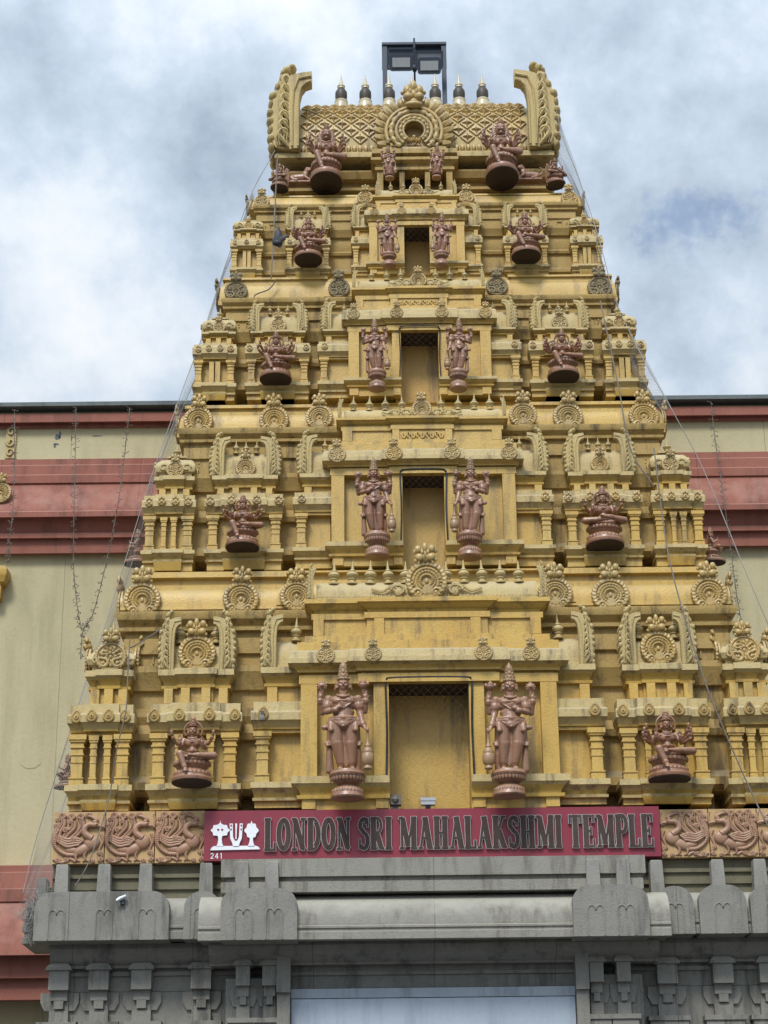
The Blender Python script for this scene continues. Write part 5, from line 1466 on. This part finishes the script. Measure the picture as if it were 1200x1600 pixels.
def net(edge, inner, n1, n2, label, r=.0010, wob=.02, m='net'):
    """diagonal mesh net between two polylines"""
    E_ = spline(edge, 10); I_ = spline(inner, 10)
    def P(u, v):
        a = E_[min(int(u*(len(E_)-1)), len(E_)-2)]; a2 = E_[min(int(u*(len(E_)-1))+1, len(E_)-1)]; f = u*(len(E_)-1)-min(int(u*(len(E_)-1)), len(E_)-2)
        b_ = I_[min(int(u*(len(I_)-1)), len(I_)-2)]; b2 = I_[min(int(u*(len(I_)-1))+1, len(I_)-1)]
        p = a.lerp(a2,f); q = b_.lerp(b2,f); w = p.lerp(q, v)
        return w+Vector((wob*math.sin(9*u+5*v), wob*math.sin(13*u-4*v+1), wob*math.sin(7*u+11*v)))
    b = MB()
    N = n1+n2
    for dirn in (0,1):
        for i in range(-n2, n1+1):
            pts = []
            for j in range(n2+1):
                u = (i+j)/n1 if dirn == 0 else (i+n2-j)/n1
                if 0 <= u <= 1: pts.append(P(u, j/n2))
            if len(pts) > 1: b.tube(pts, r, 3, cap=False)
    o = b.build('bird_net', M[m], None, 0); tag(o, label, 'net', 'bird nets on the tower'); return o
net(A(*ropes[0][:7]), A((860,165,1.7),(862,230,1.7),(895,300,1.5),(925,385,1.3),(940,470,1.2),(990,580,.9),(1020,640,.8)), 190, 14, 'fine bird netting stretched off the upper right edge of the tower')
net(A(*ropes[1][1:6]), A((398,305,1.5),(365,420,1.3),(340,510,1.2),(305,610,.9),(250,760,.8)), 150, 10, 'fine bird netting stretched off the upper left edge of the tower')
net(A(*ropes[1][5:]), A((245,760,.8),(205,950,.6),(150,1110,.1),(100,1300,.0),(70,1400,-.2)), 150, 12, 'fine bird netting hanging off the lower left edge of the tower')
for k, lab in enumerate(('bird netting across the lowest doorway','bird netting across the second doorway','bird netting across the third doorway','bird netting across the topmost doorway')):
    X = PX[k]; P = POR[k]; yy = YK[k]-.15*max(SC[k],.8)-.01; i = X['i1']; zm = P[3]-.45*(P[3]-P[2])
    zm = P[1]
    net([(-i,yy,zm),(-i,yy,(zm+P[3])/2),(-i,yy,P[3])], [(i,yy,zm+.03),(i,yy,(zm+P[3])/2),(i,yy,P[3])], max(6,int((P[3]-zm)/.06)), int(2*i/.06), lab, .0004, .006, 'netdark')
# loose net and twigs at the foot on the left
b = MB()
c0 = Vector(at(70,1420,-.2)); c = c0.copy(); pts = []
for q in range(3200):                                 # one long tangled twine
    tgt = Vector(at(random.gauss(58,24), random.gauss(1432,36), random.uniform(-.36,-.05)))
    c = c.lerp(tgt, .18)+Vector((random.gauss(0,.018),random.gauss(0,.012),random.gauss(0,.018))); pts.append(c.copy())
b.tube(spline(pts,2), .0013, 3, cap=False)
o = b.build('loose_netting', M['net'], None, 0); tag(o, 'tangled heap of loose grey netting at the left end of the stone eave', 'net')
b = MB()                                              # scrap of black plastic caught on the cable
p = at(434, 372, .98); random.seed(3)
pts = [(0,0,.10),(.05,-.02,-.01),(.02,-.05,-.08),(-.06,-.03,-.07),(-.035,.01,.0),(.03,.04,-.03),(-.01,.05,-.06),(.01,-.06,.0)]
b.ell((p.x,p.y,p.z-.05), (.05,.03,.035), 8, 6)
b.tube([(p.x+.005,p.y,p.z+.12),(p.x+.01,p.y,p.z+.05),(p.x-.005,p.y,p.z-.05),(p.x+.03,p.y,p.z-.09)], [.008,.035,.05,.02], 7, flat=.35)
b.tube([(p.x,p.y,p.z-.03),(p.x+.07,p.y-.02,p.z-.0),(p.x+.12,p.y-.02,p.z+.03)], [.03,.018,.004], 6, flat=.4)
o = b.build('plastic_scrap', M['plastic'], None, 60); tag(o, 'scrap of black plastic caught on the cable left of the fourth tier', 'litter')
# small fittings on the lowest ledge
def fitting(px, py, Y, label, kind):
    p = at(px, py, Y); root = empty('ledge_lamp' if kind else 'junction_box', p, label, 'lamp' if kind else 'electrical box')
    bb = MB()
    if kind: bb.box(-.055,.055,-.03,.04,0,.045); bb.box(-.06,.06,-.035,.0,.03,.055)
    else: bb.box(-.045,.045,-.03,.05,.02,.10); bb.lathe((0,-.03,.06),[(.02,-.02),(.03,.0),(.02,.02)],10)
    bb.build('housing', M['lens' if kind else 'cable'], root)
    bb = MB(); bb.box(-.02,.02,-.01,.04,-.02,.02); bb.build('foot', M['navy'], root)
fitting(618,1262,-.1,'small brown junction box at the bottom left of the lowest doorway',0)
fitting(669,1258,-.1,'small grey lamp lying at the bottom middle of the lowest doorway',1)
p = at(410,1120,-.24); root = empty('small_spotlight', p, 'small grey spotlight fixed to the lowest wing bay cornice left of the doorway', 'lamp')
bb = MB(); bb.lathe((0,0,-.03), [(.028,0),(.03,.01),(.024,.03),(.012,.045)], 14); bb.build('housing', M['cable'], root); bb = MB(); bb.box(-.012,.012,-.0,.09,-.01,.05); bb.build('arm', M['navy'], root)
p = at(190,1404,-.38); root = empty('small_spotlight', p, 'small white spotlight resting on the left grey eave below the peacocks', 'lamp')
bb = MB(); bb.tube([(-.035,-.02,-.02),(-.012,-.01,-.003),(.035,.0,.02)], [.012,.017,.014], 10); bb.build('housing', M['lens'], root); bb = MB(); bb.box(-.01,.02,-.0,.08,-.04,.0); bb.build('arm', M['navy'], root)

# ------------------------------------------------------------------ ground
b = MB(); b.add([(-900,-900,0),(900,-900,0),(900,900,0),(-900,900,0)], [(0,1,2,3)]); b.build('ground', M['pave'], None, 0, 'structure')

# ------------------------------------------------------------------ sky and light
SUN_EL, SUN_AZ = R(48), R(196)       # azimuth clockwise from +Y; the sun stands behind the camera, a little left
w = bpy.data.worlds.new('World'); scene.world = w; w.use_nodes = True
nt = w.node_tree; N = nt.nodes; L = nt.links; bg = N['Background']; bg.inputs['Strength'].default_value = .1
sky = N.new('ShaderNodeTexSky'); sky.sky_type = 'NISHITA'; sky.sun_disc = False; sky.sun_elevation = SUN_EL; sky.sun_rotation = SUN_AZ
tc = N.new('ShaderNodeTexCoord')
def node(t, **kw):
    n = N.new(t)
    for k_, v_ in kw.items(): setattr(n, k_, v_)
    return n
def math_(op, a, b_=None, clamp=False):
    n = node('ShaderNodeMath', operation=op, use_clamp=clamp)
    for i_, x in enumerate((a, b_)):
        if x is None: continue
        if isinstance(x, (int,float)): n.inputs[i_].default_value = x
        else: L.new(x, n.inputs[i_])
    return n.outputs[0]
dirv = tc.outputs['Generated']
sep = node('ShaderNodeSeparateXYZ'); L.new(dirv, sep.inputs[0])
zz_ = math_('ADD', math_('MAXIMUM', sep.outputs['Z'], 0.), .12)
cmb = node('ShaderNodeCombineXYZ'); L.new(math_('MULTIPLY', sep.outputs['X'], 2.2), cmb.inputs[0]); L.new(math_('MULTIPLY', sep.outputs['Y'], 2.0), cmb.inputs[1]); L.new(math_('MULTIPLY', sep.outputs['Z'], 2.2), cmb.inputs[2])
def noise(scale, detail, rough, off=0.):
    mp = node('ShaderNodeMapping'); mp.inputs['Location'].default_value = (off,off*.7,0); L.new(cmb.outputs[0], mp.inputs['Vector'])
    n = node('ShaderNodeTexNoise'); n.inputs['Scale'].default_value = scale; n.inputs['Detail'].default_value = detail; n.inputs['Roughness'].default_value = rough
    n.inputs['Distortion'].default_value = .0
    L.new(mp.outputs[0], n.inputs['Vector']); return n.outputs['Fac']
def lobe(px, py, rad, amt):
    d = ray(px,py).normalized() if px is not None else py
    vm = node('ShaderNodeVectorMath', operation='DISTANCE'); L.new(dirv, vm.inputs[0]); vm.inputs[1].default_value = d
    mr = node('ShaderNodeMapRange', interpolation_type='SMOOTHSTEP'); L.new(vm.outputs['Value'], mr.inputs['Value'])
    mr.inputs['From Min'].default_value = 0; mr.inputs['From Max'].default_value = rad; mr.inputs['To Min'].default_value = amt; mr.inputs['To Max'].default_value = 0
    return mr.outputs['Result']
def sumup(xs):
    s_ = xs[0]
    for x in xs[1:]: s_ = math_('ADD', s_, x)
    return s_
fine = noise(5.2, 10, .60, 3.1); big = noise(1.6, 4, .5, 7.7)
# brightness of the cloud layer 0..1
bright = sumup([math_('MULTIPLY', fine, 1.95), math_('MULTIPLY', big, .5), lobe(120,480,.09,.26), lobe(270,570,.06,.22), lobe(1130,470,.08,.20), lobe(60,620,.07,.12),
                lobe(290,260,.075,-.26), lobe(420,170,.07,-.12), lobe(180,330,.04,.10), lobe(1000,620,.05,.15), lobe(600,60,.15,.06)])
bright = math_('SUBTRACT', bright, .86, True)
ramp = node('ShaderNodeValToRGB'); L.new(bright, ramp.inputs[0])
els = ramp.color_ramp.elements
els[0].position = .0; els[0].color = (.35,.43,.53,1); els[1].position = 1.; els[1].color = (.90,.92,.95,1)
e_ = els.new(.40); e_.color = (.54,.64,.76,1); e_ = els.new(.68); e_.color = (.74,.81,.89,1)
sc_ = node('ShaderNodeMix', data_type='RGBA', blend_type='MULTIPLY'); sc_.inputs['Factor'].default_value = 1.; L.new(ramp.outputs[0], sc_.inputs['A'])
# clouds get brighter towards the sun
sund = Vector((math.sin(SUN_AZ)*math.cos(SUN_EL), math.cos(SUN_AZ)*math.cos(SUN_EL), math.sin(SUN_EL)))
gl = math_('ADD', lobe(None, sund, 1.1, 12.), 6.8)
cg = node('ShaderNodeCombineXYZ')
for i_ in range(3): L.new(gl, cg.inputs[i_])
L.new(cg.outputs[0], sc_.inputs['B'])
# blue gaps
gap = sumup([math_('MULTIPLY', noise(5.5, 9, .66, 1.3), 1.5), lobe(1085,372,.05,.24), lobe(1040,330,.07,.06), lobe(300,300,.2,-.1), lobe(960,100,.14,.04), lobe(120,480,.12,-.2)])
gr = node('ShaderNodeMapRange', interpolation_type='SMOOTHSTEP'); L.new(gap, gr.inputs['Value']); gr.inputs['From Min'].default_value = .90; gr.inputs['From Max'].default_value = 1.12; gr.inputs['To Max'].default_value = .6
mx = node('ShaderNodeMix', data_type='RGBA'); L.new(gr.outputs['Result'], mx.inputs['Factor']); L.new(sc_.outputs['Result'], mx.inputs['A'])
L.new(sky.outputs[0], mx.inputs['B'])
# an overcast sky is darker towards the horizon than overhead
hz_ = math_('ADD', math_('MULTIPLY', math_('MAXIMUM', sep.outputs['Z'], 0.), 0.7), .64)
hc = node('ShaderNodeCombineXYZ')
for i_ in range(3): L.new(hz_, hc.inputs[i_])
hm_ = node('ShaderNodeMix', data_type='RGBA', blend_type='MULTIPLY'); hm_.inputs['Factor'].default_value = 1.
L.new(mx.outputs['Result'], hm_.inputs['A']); L.new(hc.outputs[0], hm_.inputs['B'])
L.new(hm_.outputs['Result'], bg.inputs['Color'])
sl = bpy.data.lights.new('sun', 'SUN'); sl.energy = 1.5; sl.angle = R(14); sl.color = (1,.955,.88)
so = bpy.data.objects.new('sun', sl); col.objects.link(so); so.rotation_euler = (-sund).to_track_quat('-Z','Y').to_euler(); so.location = (0,-10,30)
scene.view_settings.view_transform = 'Standard'; scene.view_settings.look = 'None'; scene.view_settings.gamma = 1; scene.view_settings.exposure = .76
